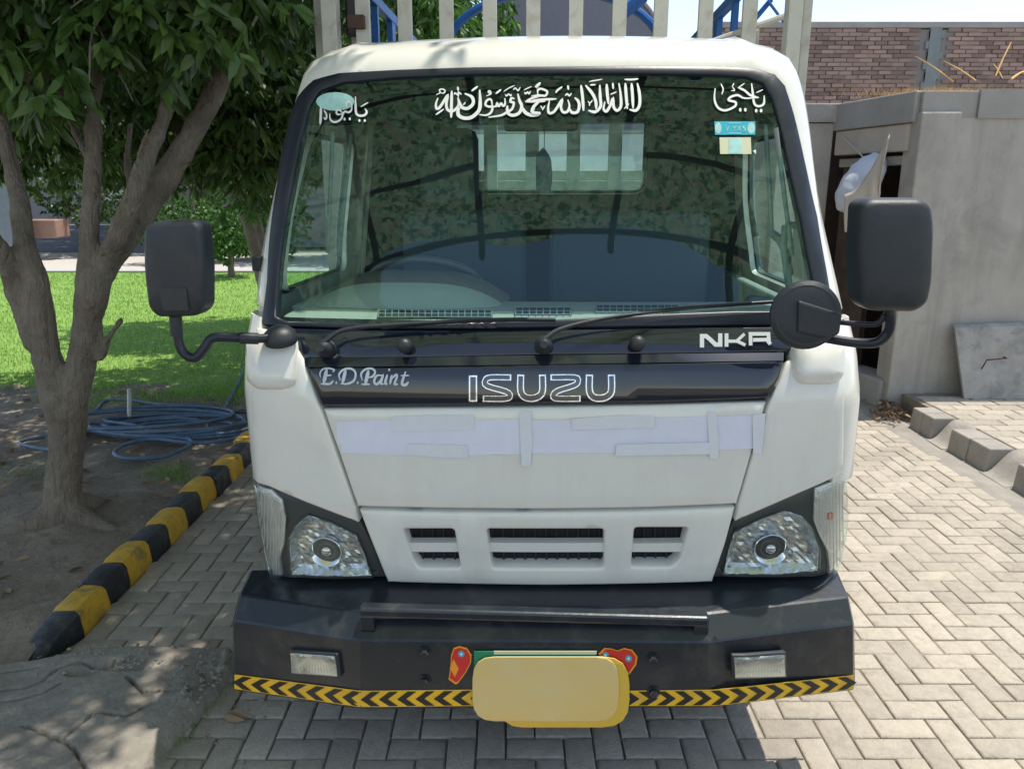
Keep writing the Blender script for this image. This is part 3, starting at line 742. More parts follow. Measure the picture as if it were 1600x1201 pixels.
a, b = at_y(50,365,18.5), at_y(84,333,18.5); tag(MB().box(a.x-0.1, b.x, 18.5, 19.1, at_y(60,372,18.5).z, b.z-0.15).build('planter', M['terracotta'], bevel=0.03), 'pinkish brown planter wall beside the grey steps', 'planter')
# ---- broken concrete apron at the bottom left
AP = [at_z(x, y, 0.04) for x, y in ((-250,1045),(20,1036),(60,1030),(150,1012),(240,1008),(330,1012),(372,1010),(366,1040),(345,1075),(300,1120),(262,1160),(236,1212),(200,1300),(-300,1400))]
AP = [(p.x, p.y) for p in AP]; AP2 = [(-1.9-0.6, 1.2)]
CRK = [[tuple(at_z(a, b, 0.05).xy) for a, b in l] for l in ([(-60,1088),(0,1082),(40,1078),(65,1068),(90,1048),(125,1035),(150,1042),(210,1028)], [(-60,1104),(0,1100),(30,1096),(70,1085),(95,1070)], [(40,1136),(60,1145),(75,1152),(100,1160),(118,1175),(140,1215)], [(95,1160),(150,1115),(200,1122),(240,1100)], [(-60,1060),(0,1055),(60,1046)], [(200,1060),(225,1085),(300,1080)])]
def apz(x, y):
    d = pdist((x, y), AP)
    if not inpoly((x, y), AP): return -0.015
    e = min(1, d/0.035); z = 0.062*(e*e*(3-2*e))
    z += 0.003*fbm(x, y, 1.6, 2)+0.0012*fbm(x, y, 24, 3)
    for ln in CRK:
        dd = min(pdist((x, y), [ln[k], ln[k+1]]) for k in range(len(ln)-1))+0.004*noise.noise(Vector((x*40, y*40, 3)))
        if dd < 0.008: z -= 0.030*(1-max(0, dd)/0.008)
    q = at_z(128, 1052, 0.05); dd = math.hypot((x-q.x)/0.07, (y-q.y)/0.035); z -= 0.04*max(0, 1-dd)
    q = at_z(190, 1040, 0.05); dd = math.hypot((x-q.x)/0.17, (y-q.y)/0.05); z -= 0.035*max(0, 1-dd)
    q = at_z(330, 1055, 0.05); dd = math.hypot((x-q.x)/0.08, (y-q.y)/0.16); z -= 0.030*max(0, 1-dd)*(0.6+0.8*noise.noise(Vector((x*30, y*30, 0))))
    return z
ax0, ax1, ay0, ay1 = -3.4, -0.9, 1.55, 2.85
grid_obj('concrete_apron', ax0, ax1, ay0, ay1, 430, 240, apz, M['apron'], kind='structure', keep=lambda x, y: inpoly((x, y), AP) or pdist((x, y), AP) < 0.03, smooth=70)
# rubble and grit
rk = MB(); rr = random.Random(31)
for i in range(900):
    if i < 170: q = at_z(rr.gauss(335, 40), rr.gauss(1060, 40), 0.05)
    elif i < 260: q = at_z(rr.gauss(200, 60), rr.gauss(1030, 14), 0.05)
    else: q = Vector((rr.uniform(-5, -1.9), rr.uniform(2.4, 6.0), 0)); q.z = sz(q.x, q.y)
    s = rr.uniform(0.003, 0.012)*(1.6 if rr.random() < 0.1 else 1); z = (q.z if i >= 260 else (0.062 if inpoly((q.x, q.y), AP) else 0.002))
    v = [Vector((rr.uniform(0.6,1)*a, rr.uniform(0.6,1)*b, rr.uniform(0.4,0.8)*c)) for a, b, c in ((1,0,0),(-1,0,0),(0,1,0),(0,-1,0),(0,0,1),(0,0,-1))]
    rk.add([q.xy.to_3d()+Vector((0,0,z))+p*s for p in v], [(0,2,4),(2,1,4),(1,3,4),(3,0,4),(2,0,5),(1,2,5),(3,1,5),(0,3,5)])
tag(rk.build('rubble', M['apron']), 'small stones and crumbs on the broken concrete and dirt', 'rubble', kind='stuff')
# black and yellow kerb stones
bounds = [2.53,2.76,2.97,3.17,3.38,3.58,3.79,4.00,4.22,4.43,4.65,4.87,5.1]
KC = ['black','yellow']; KP = ['nearest broken black kerb stone by the concrete apron','nearest yellow kerb stone','black kerb stone after the nearest yellow one','second yellow kerb stone from the front','third black kerb stone from the front','third yellow kerb stone from the front','fourth black kerb stone, near the tree','fourth yellow kerb stone from the front','fifth black kerb stone from the front','fifth yellow kerb stone, near the hose','sixth black kerb stone beside the hose','last yellow kerb stone beside the cab']
for i in range(len(bounds)-1):
    y0, y1 = bounds[i]+0.002, bounds[i+1]-0.002; kc = i % 2
    e = MB(); n = 5; sec = [(-0.002,-0.02),(0.0,0.02),(-0.010,0.098),(-0.026,0.118),(-0.055,0.121),(-0.112,0.118),(-0.130,0.105),(-0.135,-0.02)]
    tw = rp.uniform(-0.012, 0.012); hh = rp.uniform(0.94, 1.06)
    for k in range(n+1):
        y = y0+(y1-y0)*k/n; f = 0.93 if k in (0, n) else 1; tip = 1.0
        if i == 0: tip = 0.12+0.80*min(1, k/5)
        for x, z in sec:
            nz_ = 0.005*noise.noise(Vector((x*20, y*9, z*20)))
            e.v.append(Vector((XL+tw+x*f*(1 if i else 0.6+0.4*k/n)+nz_-0.0*tip-(0.07*(1-k/n) if i == 0 else 0), y, (z*hh*tip*(1 if f == 1 else 0.97)+nz_) if z > 0 else z)))
    for k in range(n):
        for q in range(7): e.f.append((k*8+q, k*8+q+1, (k+1)*8+q+1, (k+1)*8+q))
    e.f += [tuple(reversed(range(8))), tuple(n*8+q for q in range(8))]; e.mi = [0]*len(e.f)
    o = e.build('kerb_block', M['kerb_yellow' if kc else 'kerb_black'], smooth=35); tag(o, KP[i], 'kerb stone', 'black and yellow painted kerb stones')
# ================================================================== TRUCK
truck = empty('cargo_truck', T0, YAW, label='white light cargo truck with black cowl panel and caged cargo body parked on the paving', cat='truck')
W_ = M['white']
def gl(px): return fillet(px, 10)
# windshield outlines in the photograph
WO = [(409,506),(418,440),(434,290),(448,205),(468,150),(490,126),(530,115),(620,110),(740,106),(860,105),(1000,104),(1131,105),(1180,108),(1210,117),(1226,135),(1240,180),(1256,250),(1276,340),(1290,420),(1300,480),(1303,506),(1150,508),(850,512),(560,513)]
WI = [(431,494),(436,420),(456,290),(468,222),(484,165),(500,143),(535,130),(620,122),(740,117),(860,116),(1000,116),(1120,118),(1165,121),(1192,131),(1205,152),(1216,190),(1232,260),(1252,345),(1268,430),(1276,474),(1255,486),(1150,486),(1050,490),(850,500),(640,506),(450,503)]
WOu = [solve(*p) for p in WO]; WIu = [solve(*p) for p in WI]
# underlay that closes the front behind the gaps
panel_uv('front_frame', [(-1.05,0.60),(1.05,0.60),(1.05,1.40),(-1.05,1.40)], M['under'], truck, off=-0.035, thick=0, bevel=0, grid=0.06)
# cab shell: pillars, roof, doors' upper part
uS = lambda v: u_side(CABY, v)
vl = [0.64,0.8,1.0,1.2,1.405,1.6,1.8,2.0,2.09,2.14,2.18,2.22,2.26,2.30]
outl = [(-uS(v), v) for v in reversed(vl)] + [(-0.93,0.64),(-0.93,1.405),(-0.80,1.42),(0.80,1.42),(0.93,1.405),(0.93,0.64)] + [(uS(v), v) for v in vl]
def shellf(p):   # raised roof ribs beside the centre panel
    q = abs(p[0]); e = 0.0
    if p[1] > 2.10: e = 0.012*max(0, 1-abs(q-0.60)/0.035)*min(1, (p[1]-2.10)/0.03)
    return e
sw = []
for s in (-1, 1):
    a = [(u_side(0.42,1.42),1.42),(u_side(1.18,1.42),1.42),(u_side(1.18,1.93),1.93),(u_side(0.62,1.93),1.93),(u_side(0.50,1.72),1.72)]
    sw.append(fillet([(s*p[0], p[1]) for p in a], 0.06))
hole = inset(WOu, 0.012)
shell = panel_uv('cab_shell', outl, W_, truck, off=0.0, thick=0.035, holes=[hole]+sw, grid=0.045, bevel=0.006, fn=shellf, smooth=50)
# door seams as narrow dark strips, handles
for s in (-1, 1):
    door = MB()
    for yl in (0.27, 1.24):
        for k in range(6):
            v0, v1 = 0.72+k*0.1, 0.72+(k+1)*0.1
            a = S(s*u_side(yl, v0), v0, 0.001); b = S(s*u_side(yl, v1), v1, 0.001); d = Vector((0,0.006,0))
            door.add([a, b, b+d, a+d], [(0,1,2,3)])
    door.build('door_seam', M['under'], truck)
    h = MB(); p = S(s*u_side(1.10,1.22), 1.22, 0.012); h.box(p.x-0.012, p.x+0.012, p.y-0.07, p.y+0.07, p.z-0.015, p.z+0.015); h.build('door_handle', M['plastic'], truck, bevel=0.004)
    panel_uv('side_window', inset(sw[0 if s < 0 else 1], -0.006), M['pane'], truck, off=-0.012, thick=0, bevel=0, grid=0.1)
    ga = MB(); gasket = [S(q[0], q[1], -0.004) for q in resample(sw[0 if s < 0 else 1], 0.05)]; ga.tube(gasket+[gasket[0]], 0.011, 6, False); ga.build('window_seal', M['rubber'], truck, smooth=60)
# roof cap
N = 40; v = 2.30; ring_ = [S(-uS(v)+2*uS(v)*i/N, v) for i in range(N+1)]
mesh_obj('roof_cap', ring_, [tuple(range(N+1))], W_, truck)
# back wall with the rear window
def backw(z):
    for k in range(len(CAB)-1):
        if CAB[k][2] <= z <= CAB[k+1][2]:
            t = (z-CAB[k][2])/(CAB[k+1][2]-CAB[k][2]); return CAB[k][3]*(1-t)+CAB[k+1][3]*t
    return CAB[-1][3]
zs = [0.64,0.9,1.2,1.39,1.75,2.0,2.09,2.14,2.172,2.198,2.214,2.222]
bo = [(backw(z), z) for z in zs] + [(-backw(z), z) for z in reversed(zs)]
c0 = t_at(712,300,CABY); c1 = t_at(1010,176,CABY)
rw = fillet([(c0.x, c0.z),(c1.x+0.004, c0.z),(c1.x+0.004, c1.z+0.03),(c0.x, c1.z+0.03)], 0.05)
def Sback(u, v): return Vector((-u, CABY, v))
rwm = [(-p[0], p[1]) for p in rw]
panel_uv('cab_back', [(-p[0], p[1]) for p in bo], W_, truck, off=0.004, thick=0.03, holes=[rwm], grid=0.15, bevel=0.002, SS=mk(Sback))
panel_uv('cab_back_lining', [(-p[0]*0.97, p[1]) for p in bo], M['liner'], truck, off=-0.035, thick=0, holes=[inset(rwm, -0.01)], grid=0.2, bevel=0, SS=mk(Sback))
panel_uv('rear_window', inset(rwm, -0.01), M['pane'], truck, off=-0.01, thick=0, bevel=0, grid=0.2, SS=mk(Sback))
g = MB(); q = [Sback(p[0], p[1]) for p in resample(rwm, 0.05)]; g.tube(q+[q[0]], 0.012, 6, False); g.build('rear_window_seal', M['rubber'], truck, smooth=60)
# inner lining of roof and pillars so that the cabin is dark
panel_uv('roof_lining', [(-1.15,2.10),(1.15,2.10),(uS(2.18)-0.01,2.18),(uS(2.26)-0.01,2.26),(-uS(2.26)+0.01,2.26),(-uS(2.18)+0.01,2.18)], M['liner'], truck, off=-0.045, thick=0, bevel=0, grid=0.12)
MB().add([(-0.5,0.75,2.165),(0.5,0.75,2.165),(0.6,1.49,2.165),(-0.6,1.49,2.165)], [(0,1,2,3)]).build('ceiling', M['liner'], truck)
# windshield with gasket
gk = panel_uv('windshield_gasket', WOu, M['rubber'], truck, off=0.005, thick=0.03, holes=[WIu], grid=0.035, bevel=0.004, smooth=60)
ws = panel_uv('windshield', inset(WIu, -0.006), M['glass'], truck, off=-0.004, thick=0, bevel=0, grid=0.035, smooth=60)
band_top = [p for p in WI if p[1] < 160]
bd = [(470,194)] + [(484,165),(500,143),(535,130),(620,122),(740,117),(860,116),(1000,116),(1120,118),(1165,121),(1192,131),(1205,152)] + [(1218,192),(1000,191),(760,193)]
panel('tint_band', bd, M['band'], ws, off=-0.009, thick=0, bevel=0)
# windshield calligraphy (traced pen strokes)
def strokes(name, lst, x0, y0, sc, m, parent, SS=S, off=0.0015, step=0.00012, ws_=1.0, thick=0.0, **k):
    mb = MB()
    for i, (w, pts) in enumerate(lst):
        ribbon(mb, [(x0+a/sc, y0+b/sc) for a, b in pts], w/sc*ws_, SS, off+i*step, thick, **k)
    return mb.build(name, m, parent)
CL = [(34,[(130,345),(102,420),(108,488),(150,478),(210,390),(262,312),(245,420),(258,500),(310,530),(370,505),(412,440),(405,340)]),
 (36,[(320,245),(316,450),(312,620)]),(22,[(98,578),(208,500)]),(17,[(105,300),(160,272),(150,235),(190,222),(228,245),(205,280),(165,272)]),
 (24,[(403,190),(410,245)]),(20,[(350,300),(366,278),(400,300),(426,275),(456,300)]),(20,[(412,250),(412,335)]),
 (40,[(405,340),(440,440),(472,482),(540,492),(608,440),(620,380),(590,325),(500,285)]),(16,[(480,445),(512,405)]),
 (26,[(595,252),(682,185)]),(44,[(708,235),(716,400),(698,520),(600,612),(500,628),(420,592),(408,530),(430,480)]),
 (18,[(800,322),(862,290),(850,250),(828,258),(838,278),(866,282)]),(28,[(885,470),(872,385),(840,365),(800,395),(790,445),(840,470),(885,468),(868,545),(800,586),(700,578)]),
 (28,[(885,462),(935,465),(950,425),(975,462),(1005,425),(1035,458),(1060,430),(1058,350)]),(24,[(930,290),(1008,230)]),
 (30,[(1192,362),(1150,350),(1136,400),(1180,415),(1172,470),(1150,510),(1090,545),(1000,590),(830,616)]),
 (38,[(1237,290),(1262,390),(1290,460),(1262,550),(1180,590),(1110,568),(1090,500),(1096,455)]),
 (42,[(1290,465),(1340,550),(1420,586),(1500,580),(1552,560)]),(30,[(1440,565),(1462,480),(1530,405)]),
 (13,[(1040,260),(1120,210),(1192,178)]),(18,[(1062,298),(1082,322),(1110,298),(1140,320),(1150,295)]),(16,[(1172,240),(1205,215),(1240,250),(1272,200)]),
 (13,[(1320,240),(1430,192)]),(20,[(1330,270),(1345,292),(1372,272),(1392,292),(1415,255)]),(28,[(1488,215),(1552,145)]),
 (24,[(1340,405),(1420,362),(1520,330),(1600,312)]),(28,[(1338,402),(1480,400),(1620,396)])]
CR = [(26,[(0,330),(100,315),(195,322),(222,265),(150,228),(95,240),(92,308)]),(28,[(-10,395),(150,376),(350,366)]),
 (34,[(120,400),(45,460),(10,535),(60,560),(130,556)]),(16,[(130,460),(162,500),(192,460)]),(14,[(162,500),(160,525)]),(26,[(55,205),(130,140)]),
 (32,[(255,390),(236,480),(246,560),(310,550),(370,470),(428,382),(412,480),(442,550),(505,540),(530,460),(508,380)]),
 (36,[(524,490),(565,555),(640,548),(665,470),(652,400),(602,350)]),(24,[(342,285),(365,248),(432,200)]),(24,[(508,180),(516,245)]),
 (20,[(470,325),(500,300),(528,325),(560,288)]),(36,[(690,178),(712,350),(725,535)]),
 (38,[(752,180),(850,300),(895,410),(900,510)]),(36,[(950,175),(956,350),(962,470),(890,548),(790,530)]),
 (15,[(785,400),(812,430),(850,385)]),(15,[(812,430),(806,470)]),(14,[(800,132),(985,100)]),(20,[(815,180),(892,174)]),
 (36,[(1045,165),(1052,290),(1070,445)]),(34,[(1020,410),(1002,510),(1045,542),(1100,450),(1132,370),(1142,485),(1190,532),(1242,470),(1236,300),(1214,155)]),
 (24,[(1128,150),(1136,235)]),(16,[(1095,312),(1182,275)]),(36,[(1303,155),(1312,300),(1330,512)]),(36,[(1388,155),(1400,300),(1410,505)]),
 (36,[(1468,155),(1498,300),(1500,450),(1450,532),(1358,520)]),(15,[(1285,512),(1355,440)]),(22,[(1290,106),(1390,108),(1482,98)])]
DI = lambda x, y, r: (r*1.4,[(x-r*0.5, y), (x+r*0.5, y)])
LS = [(58,[(1050,265),(1055,500),(1070,680),(1150,742),(1280,728),(1332,650),(1288,565)]),(34,[(1178,522),(1372,410)]),
 DI(1150,865,50),DI(1285,865,50),DI(780,830,50),DI(910,825,50),
 (50,[(960,440),(952,600),(880,662),(790,642),(742,700),(700,820),(600,892),(500,900),(422,830),(412,690)]),
 (45,[(735,685),(645,600),(580,640),(602,712),(720,705)]),(62,[(190,520),(186,750),(175,965)]),(42,[(262,600),(322,700),(332,790),(300,832),(262,785)]),
 (40,[(830,545),(830,430),(900,400),(955,450)])]
RS = [(27,[(945,160),(960,280),(978,400),(1030,432),(1090,402),(1096,305)]),(14,[(998,272),(1080,235)]),DI(1000,485,30),DI(1058,485,30),DI(810,475,30),DI(870,475,30),
 (27,[(785,212),(860,245),(935,305),(1030,332)]),(27,[(1030,330),(860,338),(780,302),(700,322),(672,362),(752,385),(745,435),(640,482),(560,462),(516,400),(502,320),(512,220)]),
 (13,[(780,218),(862,160)]),(13,[(712,200),(742,245),(700,248)]),(16,[(578,165),(606,232),(588,295)]),(13,[(735,160),(712,205)])]
def ellipse_px(cx, cy, rx, ry, n=20): return [(cx+rx*math.cos(i*2*math.pi/n), cy+ry*math.sin(i*2*math.pi/n)) for i in range(n)]
panel('round_sticker', ellipse_px(524,159,30,14.5), M['aqua'], ws, off=0.0008, thick=0, bevel=0, grid=0.03)
strokes('calligraphy', CL+[(w,[(a+160*8.889,b) for a,b in p]) for w,p in CR], 670, 115, 8.889, M['letter'], ws, ws_=1.12)
strokes('calligraphy', LS, 490, 135, 16.0, M['letter'], ws)
strokes('calligraphy', RS, 1050, 110, 7.62, M['letter'], ws)
panel('tax_sticker', [(1116,190),(1180,190),(1180,211),(1117,211)], M['cyan'], ws, off=0.0008, thick=0, bevel=0)
for e in ((1122,200.5,5,9),(1173.5,200.5,6,9)): panel('sticker_end', ellipse_px(*e), M['aqua'], ws, off=0.0013, thick=0, bevel=0)
strokes('sticker_text', [(9,[(640,665),(655,720),(675,665)]),(8,[(720,665),(740,690),(765,665)]),(8,[(740,690),(742,722)]),(8,[(790,665),(790,722)]),(8,[(820,665),(792,692),(822,722)]),(9,[(870,672),(845,670),(845,692),(870,695),(868,720),(842,720)])], 1050, 110, 7.62, M['cream'], ws, off=0.0018, smoothn=1)
strokes('sticker_text', [(14,[(670,632),(820,632)]),(14,[(670,752),(820,752)])], 1050, 110, 7.62, M['aqua'], ws, off=0.0018, smoothn=1)
panel('card_sticker', [(1124,215),(1173,215),(1174,241),(1125,241)], M['cream'], ws, off=0.0008, thick=0, bevel=0)
panel('card_centre', [(1138,215.5),(1159,215.5),(1159,240.5),(1138,240.5)], M['aqua'], ws, off=0.0012, thick=0, bevel=0)
panel('small_mark', [(1176,236),(1181,234),(1181,241)], M['letter'], ws, off=0.0012, thick=0, bevel=0)
# ------------------------------------------------ cowl, hood, corner panels
up = panel('cowl_panel', [(412,512),(620,517),(850,516),(1100,512),(1302,509),(1262,540),(1226,550),(850,555),(600,560),(474,560),(452,535)], M['black_gloss'], truck, off=0.006, thick=0.04, bevel=0.004)
lg_ = MB(); nL = 30
for i in range(nL+1):
    f_ = i/nL; x_ = 474+(1224-474)*f_; yA = 559.5-8*f_-3*math.sin(f_*3.14)*0; a_ = solve(x_, yA); b_ = solve(482+(1221-482)*f_, 574-9*f_); lg_.v += [S(a_[0], a_[1], 0.004), S(b_[0], b_[1], 0.015)]
lg_.f = [(2*i, 2*i+2, 2*i+3, 2*i+1) for i in range(nL)]; lg_.mi = [0]*nL; lg_.build('cowl_ledge', M['black_gloss'], truck, smooth=60)
low = panel('black_hood_panel', [(482,573),(600,573),(850,568),(1222,564),(1215,590),(1198,621),(1030,627),(850,629),(650,632),(506,633),(493,600)], M['black_gloss'], truck, off=0.016, thick=0.05, bevel=0.007, grid=0.03)
panel('corner_panel', [(406,513),(452,520),(476,560),(489,600),(505,640),(530,712),(557,788),(562,813),(480,782),(425,758),(403,748),(400,640),(402,560)], W_, truck, off=0.016, thick=0.06, bevel=0.008)
panel('corner_panel', [(1304,508),(1262,548),(1226,566),(1216,594),(1199,630),(1175,705),(1152,785),(1147,811),(1235,773),(1300,744),(1312,738),(1314,640),(1312,560)], W_, truck, off=0.016, thick=0.06, bevel=0.008)
# side continuation of the corner panels round to the doors
for s in (-1, 1):
    ue = abs(solve(1311 if s > 0 else 403, 650)[0])-0.012
    panel_uv('corner_side', [(s*ue,0.955),(s*u_side(0.262,0.955),0.945),(s*u_side(0.262,1.39),1.39),(s*ue,1.385)], W_, truck, off=0.0125, thick=0.05, bevel=0, grid=0.018, smooth=60)
panel('hood_panel', [(508,637),(650,636),(850,634),(1030,631),(1195,626),(1176,690),(1149,784),(1000,790),(850,792),(700,791),(561,788),(535,712)], W_, truck, off=0.016, thick=0.05, bevel=0.007)
GL_ = [(632,822),(711,822),(721,882),(657,882),(648,870)]; GC = [(761,822),(943,822),(943,882),(770,882)]; GR = [(990,820),(1074,820),(1060,869),(1048,880),(985,880)]
gp = panel('grille_panel', [(564,793),(700,797),(850,797),(1000,795),(1146,789),(1131,845),(1111,904),(850,909),(608,904),(586,850)], W_, truck, off=0.018, thick=0.07, bevel=0.007, holes=[GL_, GC, GR], hr=6)
for b in ([(634,846),(716,846),(718,860),(640,860)], [(761,846),(943,846),(943,860),(763,860)], [(988,847),(1067,846),(1063,860),(987,860)]):
    panel('grille_bar', b, W_, gp, off=0.006, thick=0.03, bevel=0, grid=0.2)
gm = MB()
for x0, x1 in ((630,725),(758,946),(982,1078)):
    k = x0+9
    while k < x1:
        a = solve(k, 818); b = solve(k+2, 886); p, q = S(a[0], a[1], -0.03), S(b[0], b[1], -0.03); gm.tube([p, q], 0.0035, 6); k += 17
gm.build('grille_mesh', M['binner'], gp, smooth=50)['kind'] = 'stuff'
# ------------------------------------------------ lamps
def lampset(name, outer, lens, turn, bulb, bulbr, label):
    hs = panel('headlight_housing', outer, M['darkhousing'], truck, off=-0.006, thick=0.06, bevel=0.003, holes=[lens]); hs.name = 'headlight'
    hs['label'] = label
    mid = [sum(p[0] for p in lens)/len(lens), sum(p[1] for p in lens)/len(lens)]
    lu = [solve(*p) for p in lens]; cu = solve(*bulb)
    def dish(p): 
        d = pdist(p, lu); return -min(0.024, d*1.1)
    rf_ = random.Random(int(bulb[0])); panel_uv('reflector', lu, M['reflector'], hs, off=0.004, thick=0.02, bevel=0.002, grid=0.010, fn=lambda p: dish(p)+rf_.uniform(-0.0026,0.0026)-0.012*math.exp(-((p-cu).length/0.035)**2), smooth=None)
    panel_uv('lens', inset(lu, -0.004), M['lens'], hs, off=0.013, thick=0.015, bevel=0.004, grid=0.03)
    rib = MB()   # vertical flutes of the reflector
    xs = [p[0] for p in lens]; ys = [p[1] for p in lens]; k = min(xs)+7
    while k < max(xs)-5:
        yy = [y for y in range(int(min(ys)), int(max(ys)), 3) if inpoly((k, y), lens) and pdist((k, y), lens) > 4 and math.hypot(k-bulb[0], y-bulb[1]) > bulbr*1.5]
        if yy and k % 2 < 9:
            seg = []
            for y in yy:
                if seg and y-seg[-1] > 3: break
                seg.append(y)
            P = [S(*solve(k, y), -0.010) for y in (seg[0], seg[-1])] if len(seg) > 1 else None
            if P: rib.tube(P, 0.0022, 5)
        k += 6.5
    if False: rib.build('flutes', M['chrome'], hs, smooth=60)
    p = S(cu[0], cu[1], -0.004); mt = align(p, (0,-1,-0.1)); r = bulbr/560.0
    MB().lathe([(r*3.1,0.006),(r*3.0,0.0075),(r*2.85,0.006),(r*2.5,-0.004),(r*2.0,-0.012),(r*1.2,-0.018),(r*0.5,-0.020)], mt, 36, 0, False).build('reflector_bowl', M['bowl'], hs, smooth=60)
    MB().lathe([(r*1.9,-0.012),(r*1.9,-0.002),(r*1.5,-0.004),(r*1.45,-0.010)], mt, 20).build('bulb_ring', M['darkhousing'], hs, smooth=40)
    MB().lathe([(r*1.0,-0.010),(r*0.98,0.002),(r*0.7,0.007),(r*0.2,0.009)], mt, 20).build('bulb_shield', M['chrome'], hs, smooth=50)
    tu = [solve(*p) for p in turn]
    panel_uv('turn_reflector', tu, M['turnref'], hs, off=0.002, thick=0.02, bevel=0.002, grid=0.02)
    panel_uv('turn_lens', inset(tu, -0.003), M['lens'], hs, off=0.016, thick=0.02, bevel=0.006, grid=0.02)
    fl = MB(); x0, x1 = min(p[0] for p in turn), max(p[0] for p in turn); k = x0+4
    while k < x1-2:
        yy = [y for y in range(720, 905, 3) if inpoly((k, y), turn) and pdist((k, y), turn) > 2.5]
        if len(yy) > 3: fl.tube([S(*solve(k, y), 0.010) for y in yy[::4]+[yy[-1]]], 0.0018, 5)
        k += 4.6
    if fl.v: fl.build('turn_flutes', M['turnref'], hs, smooth=60)
    c = turn[0][0]*0+sum(p[0] for p in turn)/len(turn); q = S(*solve(c, 805), 0.004)
    if name == 'r': MB().lathe([(0.011,-0.01),(0.012,0),(0.008,0.005),(0.002,0.007)], align(q, (0,-1,0)), 14).build('turn_bulb', M['amber'], hs, smooth=50)
    # trim strip between turn lamp and headlamp
    return hs
lampset('l', [(399,746),(425,757),(480,783),(562,816),(580,850),(602,903),(520,904),(440,903),(408,893),(400,820)],
        [(454,862),(452,840),(462,822),(482,804),(520,817),(557,836),(570,866),(581,898),(520,899),(457,896)],
        [(400,748),(424,764),(441,780),(447,812),(444,850),(437,872),(440,898),(420,897),(406,886),(401,820)], (509,862), 9, 'left headlight with clear lens beside the shaded kerb')
lampset('r', [(1147,815),(1235,776),(1300,748),(1316,742),(1320,830),(1313,884),(1290,900),(1210,904),(1115,903),(1132,850)],
        [(1130,895),(1138,858),(1147,831),(1185,812),(1226,797),(1250,804),(1268,824),(1279,856),(1277,890),(1210,896)],
        [(1273,762),(1300,751),(1315,746),(1319,828),(1311,878),(1296,896),(1293,862),(1280,836),(1271,812)], (1205,858), 9, 'right headlight lit by the sun from the side')
# ------------------------------------------------ text on the front
ED = [(38,[(215,150),(170,340)]),(17,[(130,262),(120,210),(160,152),(240,140),(315,160),(296,192)]),(16,[(190,240),(282,230)]),(20,[(130,345),(200,348),(262,345),(308,302)]),(26,[(335,332),(358,332)]),
 (36,[(475,160),(430,340)]),(22,[(400,300),(385,220),(450,155),(550,145),(610,200),(590,300),(500,345),(405,345)]),(26,[(630,332),(652,332)]),
 (38,[(790,165),(745,350)]),(22,[(705,300),(688,215),(750,152),(840,145),(880,190),(842,250),(770,262)]),(18,[(690,352),(812,350)]),
 (24,[(985,232),(900,240),(868,320),(905,350),(960,300),(990,232),(960,340),(1002,345)]),(26,[(1050,222),(1020,330),(1052,350)]),(26,[(1062,160),(1088,160)]),
 (26,[(1112,225),(1085,352)]),(24,[(1100,290),(1165,225),(1182,250),(1150,345),(1198,348)]),(28,[(1302,180),(1250,335),(1295,362),(1342,320)]),(16,[(1230,235),(1352,235)])]
strokes('painted_lettering', ED, 490, 560, 8.889, M['grey_letter'], low, off=0.0175, smoothn=4, ws_=1.3)
LG = [(78,[(127,100),(127,337)]),(56,[(490,118),(290,118),(243,148),(262,196),(440,246),(478,286),(430,310),(220,310)]),(66,[(580,92),(580,240),(620,296),(690,306),(750,290),(786,240),(786,92)]),
 (56,[(862,118),(1090,118),(1122,150),(1090,190),(930,240),(888,285),(930,310),(1148,310)]),(68,[(1232,92),(1232,240),(1270,296),(1340,306),(1400,290),(1440,240),(1440,92)])]
strokes('chrome_lettering', LG, 720, 570, 6.154, M['chrome'], low, off=0.023, thick=0.006, taper=False, smoothn=3)
strokes('lettering_face', [(w*0.66, p) for w, p in [(78,[(127,114),(127,323)])]+[(w,[(p[0][0]-(14 if i in (0,) else 0 if i!=2 else 0)+ (14 if i==2 else 0), p[0][1]+(14 if i in (1,3) else 0))]+p[1:-1]+[(p[-1][0]+(14 if i==0 else -14 if i==2 else 0), p[-1][1]+(14 if i in (1,3) else 0))]) for i,(w,p) in enumerate(LG[1:])]], 720, 570, 6.154, M['logo_face'], low, off=0.0245, taper=False, smoothn=3)
NK = [(70,[(165,372),(165,185),(235,185),(300,240),(390,325),(468,325),(468,140)]),(62,[(572,140),(572,360)]),(50,[(600,270),(740,270),(870,150)]),(50,[(750,272),(885,335)]),
 (60,[(972,340),(968,150),(1265,150),(1272,245),(1010,250)]),(60,[(1240,245),(1300,322)])]
strokes('badge_lettering', NK, 1080, 510, 10.667, M['grey_letter'], up, off=0.010, thick=0.003, taper=False, smoothn=1)
# taped paper on the hood
TP = [('paper_strip', [(529,656),(600,653),(822,652),(822,706),(680,709),(538,704),(536,690),(530,688)], 'paper'), ('paper_strip', [(820,654),(1000,650),(1190,645),(1188,672),(1183,697),(1000,703),(820,705)], 'paper'),
      ('tape_piece', [(614,648),(680,645),(742,645),(743,668),(616,671)], 'tape'), ('tape_piece', [(638,690),(732,692),(733,712),(690,711),(638,706)], 'tape'),
      ('tape_piece', [(812,640),(830,639),(832,690),(829,724),(815,724)], 'tape'), ('tape_piece', [(892,651),(960,646),(1020,645),(1022,664),(894,668)], 'tape'),
      ('tape_piece', [(1102,640),(1116,639),(1120,680),(1119,712),(1106,712)], 'tape'), ('tape_piece', [(1172,645),(1192,643),(1186,706),(1173,704)], 'tape'), ('tape_piece', [(962,690),(1105,687),(1106,705),(960,708)], 'tape')]
for i, (nm, px, m) in enumerate(TP):
    panel(nm, px, M[m], truck, off=0.0175+i*0.0007, thick=0.0006, bevel=0, grid=0.05, fn=lambda p: 0.0006*math.sin(p[0]*60+p[1]*25))
